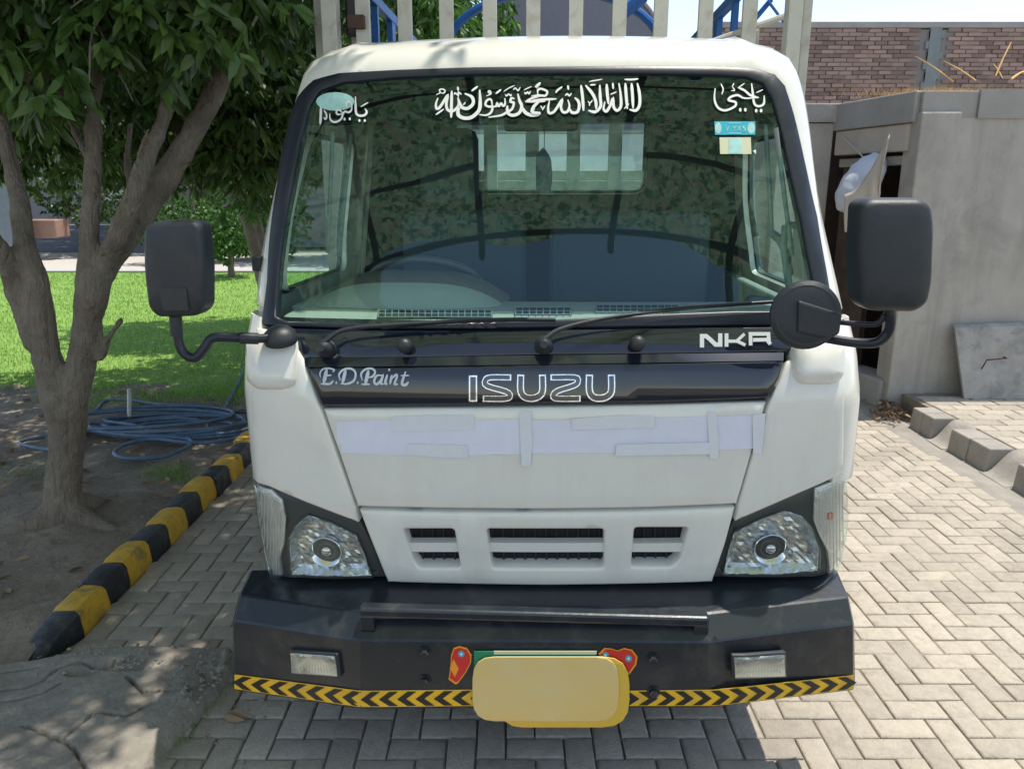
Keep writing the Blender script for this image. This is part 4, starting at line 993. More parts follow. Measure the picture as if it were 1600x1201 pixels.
# ------------------------------------------------ wipers, washer nozzles
def sp(px, py, off): uv = solve(px, py, S, 0); return S(uv[0], uv[1], off)
for a, b, c in (([(512,545),(548,525),(640,513),(752,504)], [(600,517),(680,508),(780,503),(868,503)], (512,545)), ([(850,540),(880,522),(960,500),(1095,484)], [(960,499),(1040,487),(1130,480),(1206,475)], (850,540))):
    arm = MB(); P = catmull([sp(x, y, o) for (x, y), o in zip(a, (0.045,0.042,0.032,0.026))], 6); n = len(P)
    arm.tube(P, [0.008-0.0045*i/n for i in range(n)], 8); w = arm.build('wiper', M['plastic'], truck, smooth=50)
    bl = MB(); P = catmull([sp(x, y, 0.020) for x, y in b], 6); bl.tube(P, 0.0055, 8)
    bl.tube([p+Vector((0,-0.009,0.005)) for p in P[3:-3]], 0.003, 6); bl.build('wiper_blade', M['rubber'], w, smooth=50)
    k = MB(); p = sp(c[0], c[1], 0.0); k.lathe([(0.026,0),(0.026,0.03),(0.020,0.045),(0.012,0.055),(0.010,0.065)], align(p, (0,-1,0.25)), 18); k.build('wiper_pivot', M['plastic'], w, smooth=40)
for px, py in ((636,540),(994,536)):
    p = sp(px, py, 0.0); MB().lathe([(0.020,0),(0.019,0.030),(0.021,0.034),(0.019,0.048),(0.012,0.056),(0.003,0.058)], align(p, (0,-1,0.2)), 18).build('rubber_stop', M['plastic'], truck, smooth=40)
# ------------------------------------------------ mirrors
def housing(name, px, yl, depth, m, parent, taper=0.9):
    P = [t_at(x, y, yl) for x, y in px]; P = fillet([(p.x, p.z) for p in P], 0.035, 6)
    cx = sum(p[0] for p in P)/len(P); cz = sum(p[1] for p in P)/len(P); mb = MB(); n = len(P)
    lv = [(1.0, depth*0.5), (1.0, 0.0), (0.985,-depth*0.25), (0.94,-depth*0.42), (0.86,-depth*0.5), (0.5,-depth*0.535), (0.1,-depth*0.54)]
    for f, y in lv: mb.v += [Vector((cx+(p[0]-cx)*f, yl+y, cz+(p[1]-cz)*f)) for p in P]
    for i in range(len(lv)-1):
        for k in range(n): mb.f.append((i*n+k, i*n+(k+1) % n, (i+1)*n+(k+1) % n, (i+1)*n+k))
    mb.f.append(tuple(range(n-1,-1,-1))); mb.f.append(tuple((len(lv)-1)*n+k for k in range(n))); mb.mi = [0]*len(mb.f)
    o = mb.build(name, m, parent, smooth=45); return o, (cx, cz), P
ml, c, P = housing('side_mirror', [(233,352),(250,344),(308,343),(320,352),(326,400),(326,480),(310,493),(252,494),(240,480),(233,420)], -0.07, 0.075, M['plastic'], truck)
ml['label'] = 'left wing mirror on a bent tube arm'
g_ = MB(); g_.prism([(c[0]+(p[0]-c[0])*0.92, c[1]+(p[1]-c[1])*0.93) for p in P], -0.031, -0.0285); g_.build('mirror_glass', M['chrome'], ml)
a = MB(); a.tube(catmull([t_at(277,486,-0.06), t_at(277,520,-0.06), t_at(285,548,-0.06), t_at(303,559,-0.06), t_at(318,545,-0.05), t_at(332,528,-0.04), t_at(365,527,-0.03), t_at(402,529,-0.01), t_at(432,526,0.02)], 6), 0.0125, 12); a.build('mirror_arm', M['rubber'], ml, smooth=60)
a = MB(); a.tube([t_at(374,528,-0.03), t_at(404,529,-0.01)], 0.016, 12); a.tube([t_at(274,494,-0.06), t_at(276,524,-0.06)], 0.0165, 12); a.build('arm_sleeve', M['plastic'], ml, smooth=60)
p = t_at(438,528,0.03); MB().lathe([(0.045,-0.012),(0.047,0.0),(0.043,0.015),(0.030,0.028),(0.012,0.034),(0.002,0.035)], align(p, (0,-0.25,1)), 22).build('mirror_base_cap', M['plastic'], ml, smooth=60)
pl_ = MB(); q1 = t_at(248,449,-0.11); q2 = t_at(296,488,-0.11); pl_.prism(fillet([(q1.x,q1.z),(q2.x,q1.z),(q2.x,q2.z+0.004),(q1.x+0.006,q2.z+0.004)], 0.006), -0.1135, -0.100); pl_.build('cover_plate', M['plastic'], ml, bevel=0.001)
mr, c, P = housing('side_mirror', [(1336,318),(1352,309),(1430,309),(1446,318),(1450,350),(1447,440),(1440,474),(1422,486),(1352,484),(1336,470),(1332,400)], -0.16, 0.085, M['plastic'], truck)
mr['label'] = 'right wing mirror, the larger one, in front of the plastered wall'
g_ = MB(); g_.prism([(c[0]+(p[0]-c[0])*0.92, c[1]+(p[1]-c[1])*0.93) for p in P], -0.116, -0.1135); g_.build('mirror_glass', M['chrome'], mr)
a = MB(); a.tube(catmull([t_at(1388,478,-0.15), t_at(1391,495,-0.15), t_at(1388,518,-0.14), t_at(1372,534,-0.13), t_at(1345,536,-0.11), t_at(1300,530,-0.08), t_at(1262,522,-0.04)], 6), 0.0125, 12); a.build('mirror_arm', M['rubber'], mr, smooth=60)
a = MB(); a.tube(catmull([t_at(1383,492,-0.15), t_at(1370,506,-0.14), t_at(1340,506,-0.12), t_at(1300,502,-0.09)], 5), 0.007, 10); a.build('mirror_arm', M['rubber'], mr, smooth=60)
p = t_at(1258,492,-0.10); rm = MB().lathe([(0.074,-0.018),(0.083,-0.010),(0.086,0.0),(0.084,0.010),(0.074,0.017),(0.071,0.0165),(0.068,0.018),(0.045,0.021),(0.005,0.023)], align(p, (-0.12,-1,0.12)), 36).build('round_mirror', M['plastic'], truck, smooth=40)
rm['label'] = 'round black auxiliary mirror at the right end of the cowl'
br = MB(); A = [t_at(x, y, -0.135) for x, y in ((1248,470),(1316,491),(1312,522),(1296,530),(1246,520))]; B = [q+Vector((0.01,0.06,0)) for q in A]
n = 5; br.add(A+B, [(4,3,2,1,0),(5,6,7,8,9)]+[(i,(i+1)%n,n+(i+1)%n,n+i) for i in range(n)]); br.build('mirror_bracket', M['plastic'], rm, bevel=0.006)
# white mirror mounts below
for px, nm in (([(400,528),(466,528),(469,560),(466,600),(450,607),(412,607),(401,598)],0), ([(1234,540),(1310,538),(1308,590),(1296,600),(1244,600),(1235,585)],0)):
    panel('mirror_mount', px, W_, truck, off=0.048, thick=0.08, bevel=0.022, rpx=10, grid=0.03)
# ------------------------------------------------ bumper
def yf(x): return -0.165 + (max(0, abs(x)-0.525))*0.30
BST = []   # x, bottom z, chamfer edge z
for x_, yb_, yc_ in ((361,1075,966),(366,1077,968),(563,1106,999),(1107,1104,1001),(1333,1077,973),(1338,1075,972)):
    q1 = solve(x_, yb_, SB); q2 = solve(x_, yc_, SB); BST.append((q2[0], q1[1], q2[1], q1[0]))
mb = MB(); n = 9
for i, (x, zb_, zc_, xb_) in enumerate(BST):
    e = 0.012 if i in (0, 5) else 0; y = yf(x)
    for yy, z in ((y+0.20, zb_+0.002),(y+0.004, zb_-0.004),(y, zb_+0.002),(y, zc_-0.006),(y+0.004, zc_),(y+0.055, zc_+0.046),(y+0.062, zc_+0.050),(0.111, zc_+0.078),(0.111, zc_+0.05)):
        xx = xb_ if z < zc_-0.05 else x
        mb.v.append(Vector((xx, yy-y+yf(xx)+e if yy < 0.1 else yy, z-(e*0.8 if z > 0.5 else -e*0.5))))
for i in range(5):
    for k in range(n-1): mb.f.append((i*n+k, (i+1)*n+k, (i+1)*n+k+1, i*n+k+1))
mb.f.append(tuple(range(n))); mb.f.append(tuple(5*n+k for k in reversed(range(n)))); mb.mi = [0]*len(mb.f)
bump = mb.build('bumper', M['bumper'], truck, bevel=0.003)
for s in ():   # raised end plates on the bumper top
    m2 = MB(); xe = BST[-2][0] if s > 0 else -BST[1][0]; x0, x1 = sorted((s*(xe-0.15), s*(xe-0.004))); yy = yf(0.82)
    m2.add([(x0,yy+0.07,0.604),(x1,yy+0.075,0.604),(x1,0.08,0.612),(x0,0.08,0.610),(x0,yy+0.075,0.610),(x1,yy+0.08,0.610),(x1,0.08,0.622),(x0,0.08,0.620)], [(0,1,5,4),(4,5,6,7),(1,2,6,5),(3,0,4,7),(2,3,7,6)])
    m2.build('bumper_end_plate', M['bumper'], bump, bevel=0.003)
a0 = t_at(563,936,-0.13); a1 = t_at(1108,940,-0.13)
pb = MB().box(a0.x, a1.x, -0.155,-0.115, 0.598, 0.628).build('push_bar', M['bumper'], bump, bevel=0.008)
for x in (a0.x+0.02, a1.x-0.02): MB().box(x-0.02, x+0.02, -0.150,-0.118, 0.555, 0.600).build('push_bar_bracket', M['bumper'], bump, bevel=0.003)
# rolled wedge lines, bolts
for px, py in ((664,1018),(664,1062),(1020,1028),(1021,1080)):
    uv = solve(px, py, SB); p = SB(uv[0], uv[1], 0); MB().lathe([(0.020,0),(0.020,0.003),(0.012,0.003),(0.012,0.012),(0.009,0.015)], align(p, (0,-1,0)), 6).build('bolt', M['bumper'], bump)
# chevron tape: yellow strip with black arrowheads
def tape_edge(px):   # upper and lower pixel line of the strip
    tab = [(364,1052,1076),(564,1078,1105),(740,1076,1103),(960,1078,1103),(1120,1076,1103),(1337,1053,1076)]
    for i in range(len(tab)-1):
        if px <= tab[i+1][0]: t = (px-tab[i][0])/(tab[i+1][0]-tab[i][0]); return tab[i][1]*(1-t)+tab[i+1][1]*t, tab[i][2]*(1-t)+tab[i+1][2]*t
    return tab[-1][1:]
def tpt(px, f): a, b = tape_edge(px); return (px, a+(b-a)*f)
for x0, x1 in ((367,756),(950,1333)):
    xs = [x0+(x1-x0)*i/14 for i in range(15)]
    panel('warning_tape', [tpt(x, 0.0) for x in xs]+[tpt(x, 0.94) for x in reversed(xs)], M['yellow'], bump, off=0.002, thick=0.001, bevel=0, SS=SB, grid=0.06)
def chev(px, d, w, h):
    L = [tpt(px+d*w, 0.06), tpt(px+d*(w+h), 0.06), tpt(px+h*d*0.45, 0.48), tpt(px+d*(w+h), 0.89), tpt(px+d*w, 0.89), tpt(px-d*h*0.55, 0.5)]
    v = []
    for q in L: uv = solve(q[0], q[1], SB); v.append(SB(uv[0], uv[1], 0.0032))
    return v
k = 372
while k < 745:
    v = chev(k, 1, 8.5, 14); MB().add(v, [(0,1,2,5),(5,2,3,4)]).build('chevron', M['tapeblack'], bump); k += 28.5
k = 1330
while k > 965:
    v = chev(k, -1, 8.5, 14); MB().add(v, [(0,5,2,1),(5,4,3,2)]).build('chevron', M['tapeblack'], bump); k -= 28.2
# fog lamps
for px in ([(454,1012),(530,1018),(535,1056),(456,1050)], [(1141,1020),(1226,1015),(1228,1055),(1143,1058)]):
    f = panel('fog_lamp', fillet(px, 3), M['plastic'], bump, off=0.010, thick=0.012, bevel=0.003, SS=SB); cx = sum(p[0] for p in px)/4; cy = sum(p[1] for p in px)/4
    inn = [(cx+(x-cx)*0.90, cy+(y-cy)*0.82) for x, y in px]
    panel('fog_reflector', inn, M['reflector'], f, off=0.0125, thick=0.003, bevel=0.001, SS=SB, fn=lambda p: 0.001*math.sin(p[0]*900))
    panel('fog_lens', inn, M['lens'], f, off=0.018, thick=0.006, bevel=0.003, SS=SB)
    r_ = MB(); 
    for i in range(15):
        x = cx-32+i*4.6; sl_ = 0.06 if cx < 800 else -0.06; a_ = SB(*solve(x, cy+3+sl_*(x-cx), SB), 0.018); b_ = SB(*solve(x, cy+14+sl_*(x-cx), SB), 0.018); r_.tube([a_, b_], 0.0015, 5)
    r_.build('fog_flutes', M['lens'], f)
# heart stickers, number plate
hl = [(709,1011),(718,1008),(730,1011),(737,1022),(736,1034),(729,1048),(716,1066),(712,1068),(701,1060),(704,1040),(705,1022)]
hr_ = [(935,1020),(944,1011),(956,1012),(965,1015),(975,1011),(988,1014),(996,1025),(994,1037),(985,1050),(972,1062),(955,1050)]
def sc_(P, f): cx = sum(p[0] for p in P)/len(P); cy = sum(p[1] for p in P)/len(P); return [(cx+(x-cx)*f, cy+(y-cy)*f) for x, y in P]
for P, dots, fl in ((hl, [(721,1020)], [(709,1028),(717,1043),(711,1056),(703,1042)]), (hr_, [(982,1027),(946,1022)], [(964,1033),(972,1046),(966,1056),(958,1044)])):
    hgt = panel('heart_sticker', P, M['orange'], bump, off=0.0022, thick=0.0008, bevel=0, SS=SB, grid=0.03)
    panel('heart_face', sc_(P, 0.9), M['red'], hgt, off=0.0028, thick=0.0004, bevel=0, SS=SB, grid=0.03)
    for d in dots:
        panel('heart_dot', ellipse_px(d[0], d[1], 5, 5, 12), M['cyan'], hgt, off=0.0034, thick=0.0003, bevel=0, SS=SB)
        panel('heart_dot_centre', ellipse_px(d[0], d[1], 2, 2, 8), M['letter'], hgt, off=0.0040, thick=0.0003, bevel=0, SS=SB)
    panel('heart_flame', fl, M['orange'], hgt, off=0.0034, thick=0.0003, bevel=0, SS=SB)
panel('plate_holder', [(741,1015),(930,1016),(930,1075),(741,1075)], M['plate_green'], bump, off=0.006, thick=0.004, bevel=0.001, SS=SB)
tr_ = panel('plate_trim', [(772,1014),(932,1014),(932,1019),(772,1019)], M['cream'], bump, off=0.0085, thick=0.002, bevel=0, SS=SB)
panel('number_plate', [(782,1022),(983,1022),(983,1132),(782,1132)], M['plate_back'], bump, off=0.011, thick=0.003, bevel=0.001, SS=SB, rpx=[30,42,42,34])
panel('number_plate', [(739,1021),(966,1021),(966,1121),(739,1121)], M['plate_front'], bump, off=0.0145, thick=0.003, bevel=0.001, SS=SB, rpx=34)
# ------------------------------------------------ interior
da = [(-0.80,0.10),(0.80,0.10),(0.80,0.34),(0.05,0.36),(0.0,0.50),(-0.62,0.50),(-0.68,0.36),(-0.80,0.34)]
def dz(x, y): return 1.365
mb = MB(); xs = [-0.80+1.6*i/32 for i in range(33)]
for i, x in enumerate(xs):
    yb = S(x*0.97, 1.375)[1]-0.0
    for j, (dy, z) in enumerate(((0.015,1.362),(0.05,1.378),(0.11,1.383),(0.20,1.385),(0.44,1.385),(0.48,1.36),(0.49,1.05))): mb.v.append(Vector((x*0.985, yb+dy, z)))
for i in range(32):
    for j in range(6): mb.f.append((i*7+j, (i+1)*7+j, (i+1)*7+j+1, i*7+j+1))
mb.mi = [0]*len(mb.f)
dash = mb.build('dashboard', M['dash'], truck, smooth=50)
for x0, x1, y in ((592,768,489),(806,892,485),(932,1060,481)):   # vent grilles in the dash top
    vb = MB(); vc = MB(); k = x0
    def dp(px, py, h=0.0):
        o = w2t((0,0,CAMZ)); d = w2t(Vector((0,0,CAMZ))+ray(px,py))-o; return o+d*((1.385+h-o.z)/d.z)
    P = [dp(x0,y-5,0.003), dp(x1,y-5,0.003), dp(x1+2,y+6,0.003), dp(x0-3,y+6,0.003)]
    vb.add(P, [(0,3,2,1)]); v_ = vb.build('vent', M['under'], dash)
    n_ = int((x1-x0)/10)
    for i in range(n_+1):
        xx = x0+(x1-x0)*i/n_; vc.tube([dp(xx,y-5,0.007), dp(xx-0.5,y+6,0.007)], 0.0016, 5)
    for yy in (y-5, y+0.5, y+6): vc.tube([dp(x0-2,yy,0.007), dp(x1+1,yy,0.007)], 0.0016, 5)
    vc.build('vent_bars', M['trim'], v_)
# instrument binnacle: arched hood
mb = MB(); nx_ = 24
bc = t_at(640,470,0.50); hw = 0.325
for i in range(nx_+1):
    t = -1+2*i/nx_; e = (1-abs(t)**3.2)
    for j, (yy, f) in enumerate(((0.33,0.0),(0.37,0.45),(0.42,0.78),(0.50,0.95),(0.60,1.0),(0.66,0.9),(0.68,0.5),(0.69,0.0))):
        mb.v.append(Vector((bc.x+t*(hw-0.035*(1-j/7)*0), yy+0.05*abs(t)**2, 1.375+0.105*f*e)))
for i in range(nx_):
    for j in range(7): mb.f.append((i*8+j, (i+1)*8+j, (i+1)*8+j+1, i*8+j+1))
mb.mi = [0 if (k % 7) < 2 else 1 for k in range(len(mb.f))]
mb.build('instrument_hood', None, dash, smooth=50, mats=[M['dash'], M['binnacle']])
# steering wheel
cx = bc.x-0.0; c_ = Vector((cx+0.01, 0.80, 1.40)); mt = align(c_, (0,0.55,0.83))
mb = MB(); P = [mt @ Vector((0.205*math.cos(a), 0.205*math.sin(a), 0)) for a in [i*2*math.pi/40 for i in range(41)]]
mb.tube(P, 0.015, 10, False); wh = mb.build('steering_wheel', M['wheelgrip'], truck, smooth=60)
m2 = MB(); m2.lathe([(0.07,-0.03),(0.07,0.0),(0.05,0.012)], mt, 20)
for a in (0.2, math.pi-0.2, -math.pi/2): m2.tube([mt @ Vector((0,0,-0.01)), mt @ Vector((0.2*math.cos(a), 0.2*math.sin(a), 0))], 0.014, 8)
m2.build('wheel_hub', M['plastic'], wh, smooth=40)
# seats
def rbox(mb, x0,x1,y0,y1,z0,z1): mb.box(x0,x1,y0,y1,z0,z1)
for nm, x0, x1 in (('driver_seat', -0.62,-0.10), ('passenger_seat', 0.0,0.66)):
    m1 = MB(); m1.box(x0, x1, 0.62, 1.15, 0.92, 1.08); s_ = m1.build(nm, M['seat'], truck, bevel=0.05); 
    m1 = MB().box(x0, x1, 1.18, 1.32, 1.05, 1.66, Matrix.Translation((0,0,0))); m1.build('seat_back', M['seat'], s_, bevel=0.05)
    xc = (x0+x1)/2
    if nm == 'driver_seat': MB().box(-0.545,-0.30,1.22,1.33,1.68,1.99).build('headrest', M['seat'], s_, bevel=0.045)
# door inner panels, handles
for s in (-1, 1):
    MB().box(*(sorted((s*0.76, s*0.80))), 0.30, 1.45, 0.75, 1.40).build('door_lining', M['trim'], truck, bevel=0.01)
gh = MB(); gh.tube(catmull([t_at(1203,362,0.50), t_at(1218,375,0.47), t_at(1229,400,0.44), t_at(1233,428,0.40)], 6), 0.013, 10); gh.build('grab_handle', M['trim'], truck, smooth=60)
wf = MB(); P = [t_at(x-4, y, 0.40) for x, y in ((1232,352),(1250,352),(1262,372),(1268,440),(1270,470),(1240,470),(1236,440),(1228,380))]; wf.tube(P+[P[0]], 0.012, 8, False); wf.build('quarter_frame', M['trim'], truck, smooth=60)
for xs_, yl in (((1196,190),(1206,360)),0.40),(((1212,200),(1238,400)),0.34),(((520,205),(512,395)),0.5),(((548,210),(530,400)),0.6):
    t_ = MB(); t_.tube([t_at(*xs_[0], yl), t_at(*xs_[1], yl)], 0.007, 8); t_.build('window_channel', M['trim'], truck, smooth=60)
# mirror, ornament, sun visors
p = t_at(845,190,0.47); rmv = MB().box(p.x-0.115,p.x+0.115,p.y,p.y+0.03,p.z-0.028,p.z+0.035).build('rear_view_mirror', M['plastic'], truck, bevel=0.012)
p2 = t_at(850,266,0.47); orn = MB(); orn.prism(fillet([(p2.x-0.024,p2.z-0.07),(p2.x+0.018,p2.z-0.072),(p2.x+0.027,p2.z-0.02),(p2.x+0.022,p2.z+0.035),(p2.x-0.003,p2.z+0.072),(p2.x-0.026,p2.z+0.04)], 0.012), 0.46, 0.49); orn.tube([Vector((p2.x,0.475,p2.z+0.065)), Vector((p2.x,0.475,p.z-0.02))], 0.0015, 5); orn.build('hanging_ornament', M['seat'], rmv, bevel=0.003)
for px0, px1 in ((530,760),(930,1160)):
    a_ = t_at(px0,140,0.55); b_ = t_at(px1,192,0.55); MB().box(a_.x, b_.x, 0.50, 0.52, b_.z, a_.z).build('sun_visor', M['trim'] if px0 < 600 and False else M['liner'], truck, bevel=0.01)
# ------------------------------------------------ chassis, wheels
ch_ = MB()
for s in (-1, 1): ch_.box(s*0.34-0.035, s*0.34+0.035, 0.05, 5.0, 0.50, 0.66)
for y in (0.9, 2.2, 3.6, 4.9): ch_.box(-0.34, 0.34, y-0.04, y+0.04, 0.52, 0.64)
ch_.box(-0.85,0.85,0.10,1.40,0.60,0.64); ch_.box(-0.55,0.55,0.16,0.22,0.50,0.64); ch_.tube([(-0.78,0.72,0.37),(0.78,0.72,0.37)], 0.04, 10)
ch_.build('chassis', M['under'], truck)
def wheel(x, y, s):
    mt = align((x, y, 0.37), (s,0,0)); m1 = MB(); m1.lathe([(0.20,-0.09),(0.33,-0.10),(0.362,-0.085),(0.37,-0.05),(0.37,0.05),(0.362,0.085),(0.33,0.10),(0.20,0.09)], mt, 40)
    o = m1.build('wheel', M['rubber'], truck, smooth=30); MB().lathe([(0.20,0.06),(0.21,0.092),(0.18,0.085),(0.15,0.03),(0.08,0.03),(0.07,0.11),(0.03,0.12)], mt, 28).build('rim', M['frame_white'], o, smooth=30)
for s in (-1, 1): wheel(s*0.70, 0.72, s); wheel(s*0.66, 3.6, s)
# ------------------------------------------------ cargo body: headboard, sides, rear hoop
HB = 1.66
hb = MB(); 
def bar(px, w, y0=HB, z0=0.95, z1=3.35, dy=0.03):
    p = t_at(px, 30, y0); return (p.x-w/2, p.x+w/2, y0, y0+dy, z0, z1)
b0 = bar(514, 0.07)
rail = MB(); xl = t_at(500,30,HB).x; xr = t_at(1264,60,HB).x
rail.box(xl, xr, HB+0.034, HB+0.06, 3.25, 3.33); pz = t_at(850,270,HB).z
rail.box(xl, xr, HB+0.034, HB+0.075, pz-0.035, pz+0.012); head = rail.build('headboard_rails', M['frame_white'], truck, bevel=0.003)
rail = MB().box(xl, xr, HB+0.036, HB+0.05, 0.95, pz-0.037); rail.build('headboard_sheet', M['frame_white'], head)
for px in (566,632,697,765,833,900,968,1033,1103,1172):
    MB().box(*bar(px, 0.062, HB+0.002)).build('headboard_bar', M['frame_white'], head, bevel=0.002)
for px, w, yy in ((516,0.068,HB-0.01),(1240,0.060,HB-0.01)):
    p = t_at(px, 30, yy); s = -1 if px < 800 else 1
    MB().box(p.x-w/2, p.x+w/2, yy-0.03, yy+0.05, 0.9, 3.4).build('corner_post', M['frame_white'], head, bevel=0.004)
for px, w, yy in ((499,0.040,HB+0.12),(1259,0.040,HB+0.12)):
    p = t_at(px, 60, yy); MB().box(p.x-w/2, p.x+w/2, yy, yy+0.05, 0.9, 2.72).build('side_post', M['frame_white'], head, bevel=0.004)
a_ = t_at(558,35,HB-0.015); MB().box(a_.x-0.04,a_.x+0.035,HB-0.035,HB-0.004,a_.z-0.028,a_.z+0.028).add([], []).build('rusty_bracket', M['rust'], head, bevel=0.003)
a_ = t_at(552,30,HB+0.05); MB().box(a_.x-0.045,a_.x+0.03,HB+0.07,HB+0.10,a_.z-0.07,a_.z+0.16).build('dark_bag', M['plastic'], head, bevel=0.02)
fl = MB().box(-0.88,0.88,1.72,5.05,0.86,0.94); fl.build('cargo_floor', M['wood'], truck)
for s in (-1, 1):
    x0 = s*0.90; xa, xb = sorted((x0, x0+s*0.04))
    side = MB().box(xa, xb, 1.80, 5.0, 0.94, 1.55).build('cargo_side', M['frame_white'], truck, bevel=0.004)
    MB().box(xa, xb, 1.80, 5.0, 2.36, 2.45).build('side_rail', M['frame_white'], side, bevel=0.004)
    MB().box(xa, xb, 1.80, 5.0, 1.92, 1.98).build('side_rail', M['frame_white'], side, bevel=0.004)
    MB().box(xa, xb, 1.80, 5.0, 2.66, 2.71).build('blue_rail', M['blue'], side, bevel=0.004)
    for i in range(9):
        y = 1.85+i*0.385; MB().box(xa+0.004, xb-0.004, y, y+0.05, 1.55, 2.36).build('side_upright', M['frame_white'], side)
        MB().box(xa+0.004, xb-0.004, y, y+(0.09 if i % 3 == 2 else 0.035), 2.45, 2.66).build('blue_upright', M['blue'], side)
hoop = MB(); R0 = 0.90; zc = 2.88
P = [Vector((-R0, 4.95, 0.94)), Vector((-R0, 4.95, zc-0.15))] + [Vector((R0*-math.cos(a), 4.95, zc+0.46*math.sin(a))) for a in [i*math.pi/20 for i in range(21)]] + [Vector((R0, 4.95, zc-0.15)), Vector((R0, 4.95, 0.94))]
hoop.tube(P, 0.035, 8); hp = hoop.build('rear_hoop', M['blue'], truck, smooth=40)
hoop2 = MB(); hoop2.tube([p+Vector((0,-2.65,0)) for p in P[2:-2]], 0.026, 8); hoop2.build('middle_hoop', M['blue'], truck, smooth=40)
bb = lambda q, r: MB().tube(q, r, 8).build('hoop_brace', M['blue'], truck, smooth=40)
q = [t_at(x, y, 1.95) for x, y in ((1158,56),(1205,0))]; bb(q, 0.012); bb([t_at(x, y, 1.92) for x, y in ((1200,2),(1230,42))], 0.007)
q = [t_at(x, y, 4.7) for x, y in ((972,22),(1006,-6))]; bb(q, 0.05)
q = [t_at(x, y, 1.88) for x, y in ((1112,66),(1236,22))]; MB().tube(q, 0.014, 8).build('roof_stay', M['frame_white'], truck, smooth=40)
# low lamp on the cab roof
p = t_at(888,58,0.95); MB().lathe([(0.135,-0.03),(0.13,-0.004),(0.10,0.012),(0.05,0.020),(0.005,0.022)], align((p.x,0.98,2.236), (0,0,1)), 30).build('roof_vent', W_, truck, smooth=50)
# little clamps on the pillars
for px, py in ((398,413),):
    uv = solve(px+9 if px < 800 else px, py); q = S(uv[0], uv[1], 0.01); MB().box(q.x-0.014,q.x+0.012,q.y-0.01,q.y+0.02,q.z-0.022,q.z+0.022).build('hinge', M['plastic'], truck, bevel=0.004)
# ================================================================== TREES
def tree_mesh(name, limbs, parent, voxel=0.014, seg=14):
    mb = MB()
    for pts in limbs:
        P = catmull([p for p, r in pts], 5); rs = []
        n = len(pts)
        for i in range(n-1):
            for k in range(5): rs.append(pts[i][1]*(1-k/5)+pts[i+1][1]*k/5)
        rs.append(pts[-1][1])
        for q in P: 
            e = noise.noise_vector(q*4)*0.012; q += e
        rs = [r*(1+0.10*noise.noise(p*7)) for r, p in zip(rs, P)]
        mb.tube(P, rs, seg)
    o = mb.build(name, M['bark'], parent, smooth=80)
    r = o.modifiers.new('join', 'REMESH'); r.mode = 'VOXEL'; r.voxel_size = voxel; r.use_smooth_shade = True
    s = o.modifiers.new('soft', 'SMOOTH'); s.factor = 0.5; s.iterations = 3
    t = bpy.data.textures.new('bark_relief', 'CLOUDS'); t.noise_scale = 0.09; t.noise_depth = 4
    d = o.modifiers.new('relief', 'DISPLACE'); d.texture = t; d.strength = 0.022; d.texture_coords = 'OBJECT' if False else 'LOCAL'
    return o
def leaf_geo(V, F, p, d, L, W, rl):
    d = d.normalized(); s = d.cross(Vector((rl.uniform(-1,1), rl.uniform(-1,1), rl.uniform(-0.3,1)))).normalized(); nn = s.cross(d)
    n = len(V); cv = 0.10*L
    V += [p, p+d*L*0.30+s*W*0.5+nn*cv*0.6, p+d*L*0.30+nn*cv*0.25, p+d*L*0.30-s*W*0.5+nn*cv*0.6, p+d*L*0.68+s*W*0.40+nn*cv*0.2, p+d*L*0.68+nn*cv*-0.15, p+d*L*0.68-s*W*0.40+nn*cv*0.2, p+d*L-nn*cv*0.9]
    F += [(n,n+2,n+1),(n,n+3,n+2),(n+1,n+2,n+5,n+4),(n+2,n+3,n+6,n+5),(n+4,n+5,n+7),(n+5,n+6,n+7)]
def foliage(name, sampler, nclus, parent, m, L=0.13, W=0.036, per=9, seed=1, singles=0, twig=True):
    rl = random.Random(seed); V = []; F = []; TW = MB(); C = []
    while len(C) < nclus:
        p = sampler(rl)
        if p is not None: C.append(p)
    if singles: C.sort(key=lambda p: p.y)
    for ci, c in enumerate(C):
        ax = Vector((rl.uniform(-1,1), rl.uniform(-1,1), rl.uniform(-1.0,0.25))).normalized(); tl_ = L*rl.uniform(0.8,1.5)
        lv = []
        for k in range(per):
            t = rl.random()**0.6; p = c+ax*tl_*t
            az = rl.uniform(0, 6.283); out = Vector((math.cos(az), math.sin(az), rl.uniform(-1.3, 0.15)))
            dd = (ax*0.6+out+Vector((0,0,-0.35))); lv.append((p, dd, L*rl.uniform(0.6,1.15), W*rl.uniform(0.75,1.2)))
        n0 = len(V)
        if singles > 0:
            for p, dd, l_, w_ in lv:
                v = []; f = []; leaf_geo(v, f, Vector((0,0,0)), dd, l_, w_, rl)
                if singles > 0: o = mesh_obj('leaf', v, f, m, parent, 80); o.location = p - (parent.location if parent else Vector()); singles -= 1
        else:
            for a in lv: leaf_geo(V, F, *a, rl)
    if parent: V = [v-parent.location for v in V]
    o = mesh_obj(name, V, F, m, parent, 80); 
    if parent: o['kind'] = 'stuff'
    return o, C
def PP(lst, Y):   # pixel limb path -> world path at distance Y (+dy)
    out = []
    for e in lst:
        y = Y+(e[3] if len(e) > 3 else 0); p = at_y(e[0], e[1], y); out.append((p, e[2]*(y*cp+(CAMZ-p.z)*sp_)/FPX/2.5))
    return out
base = at_z(100, 812, 0.08)
TY = base.y
main = empty('broadleaf_tree', base, label='large spreading tree with forked grey trunk beside the black and yellow kerb', cat='tree')
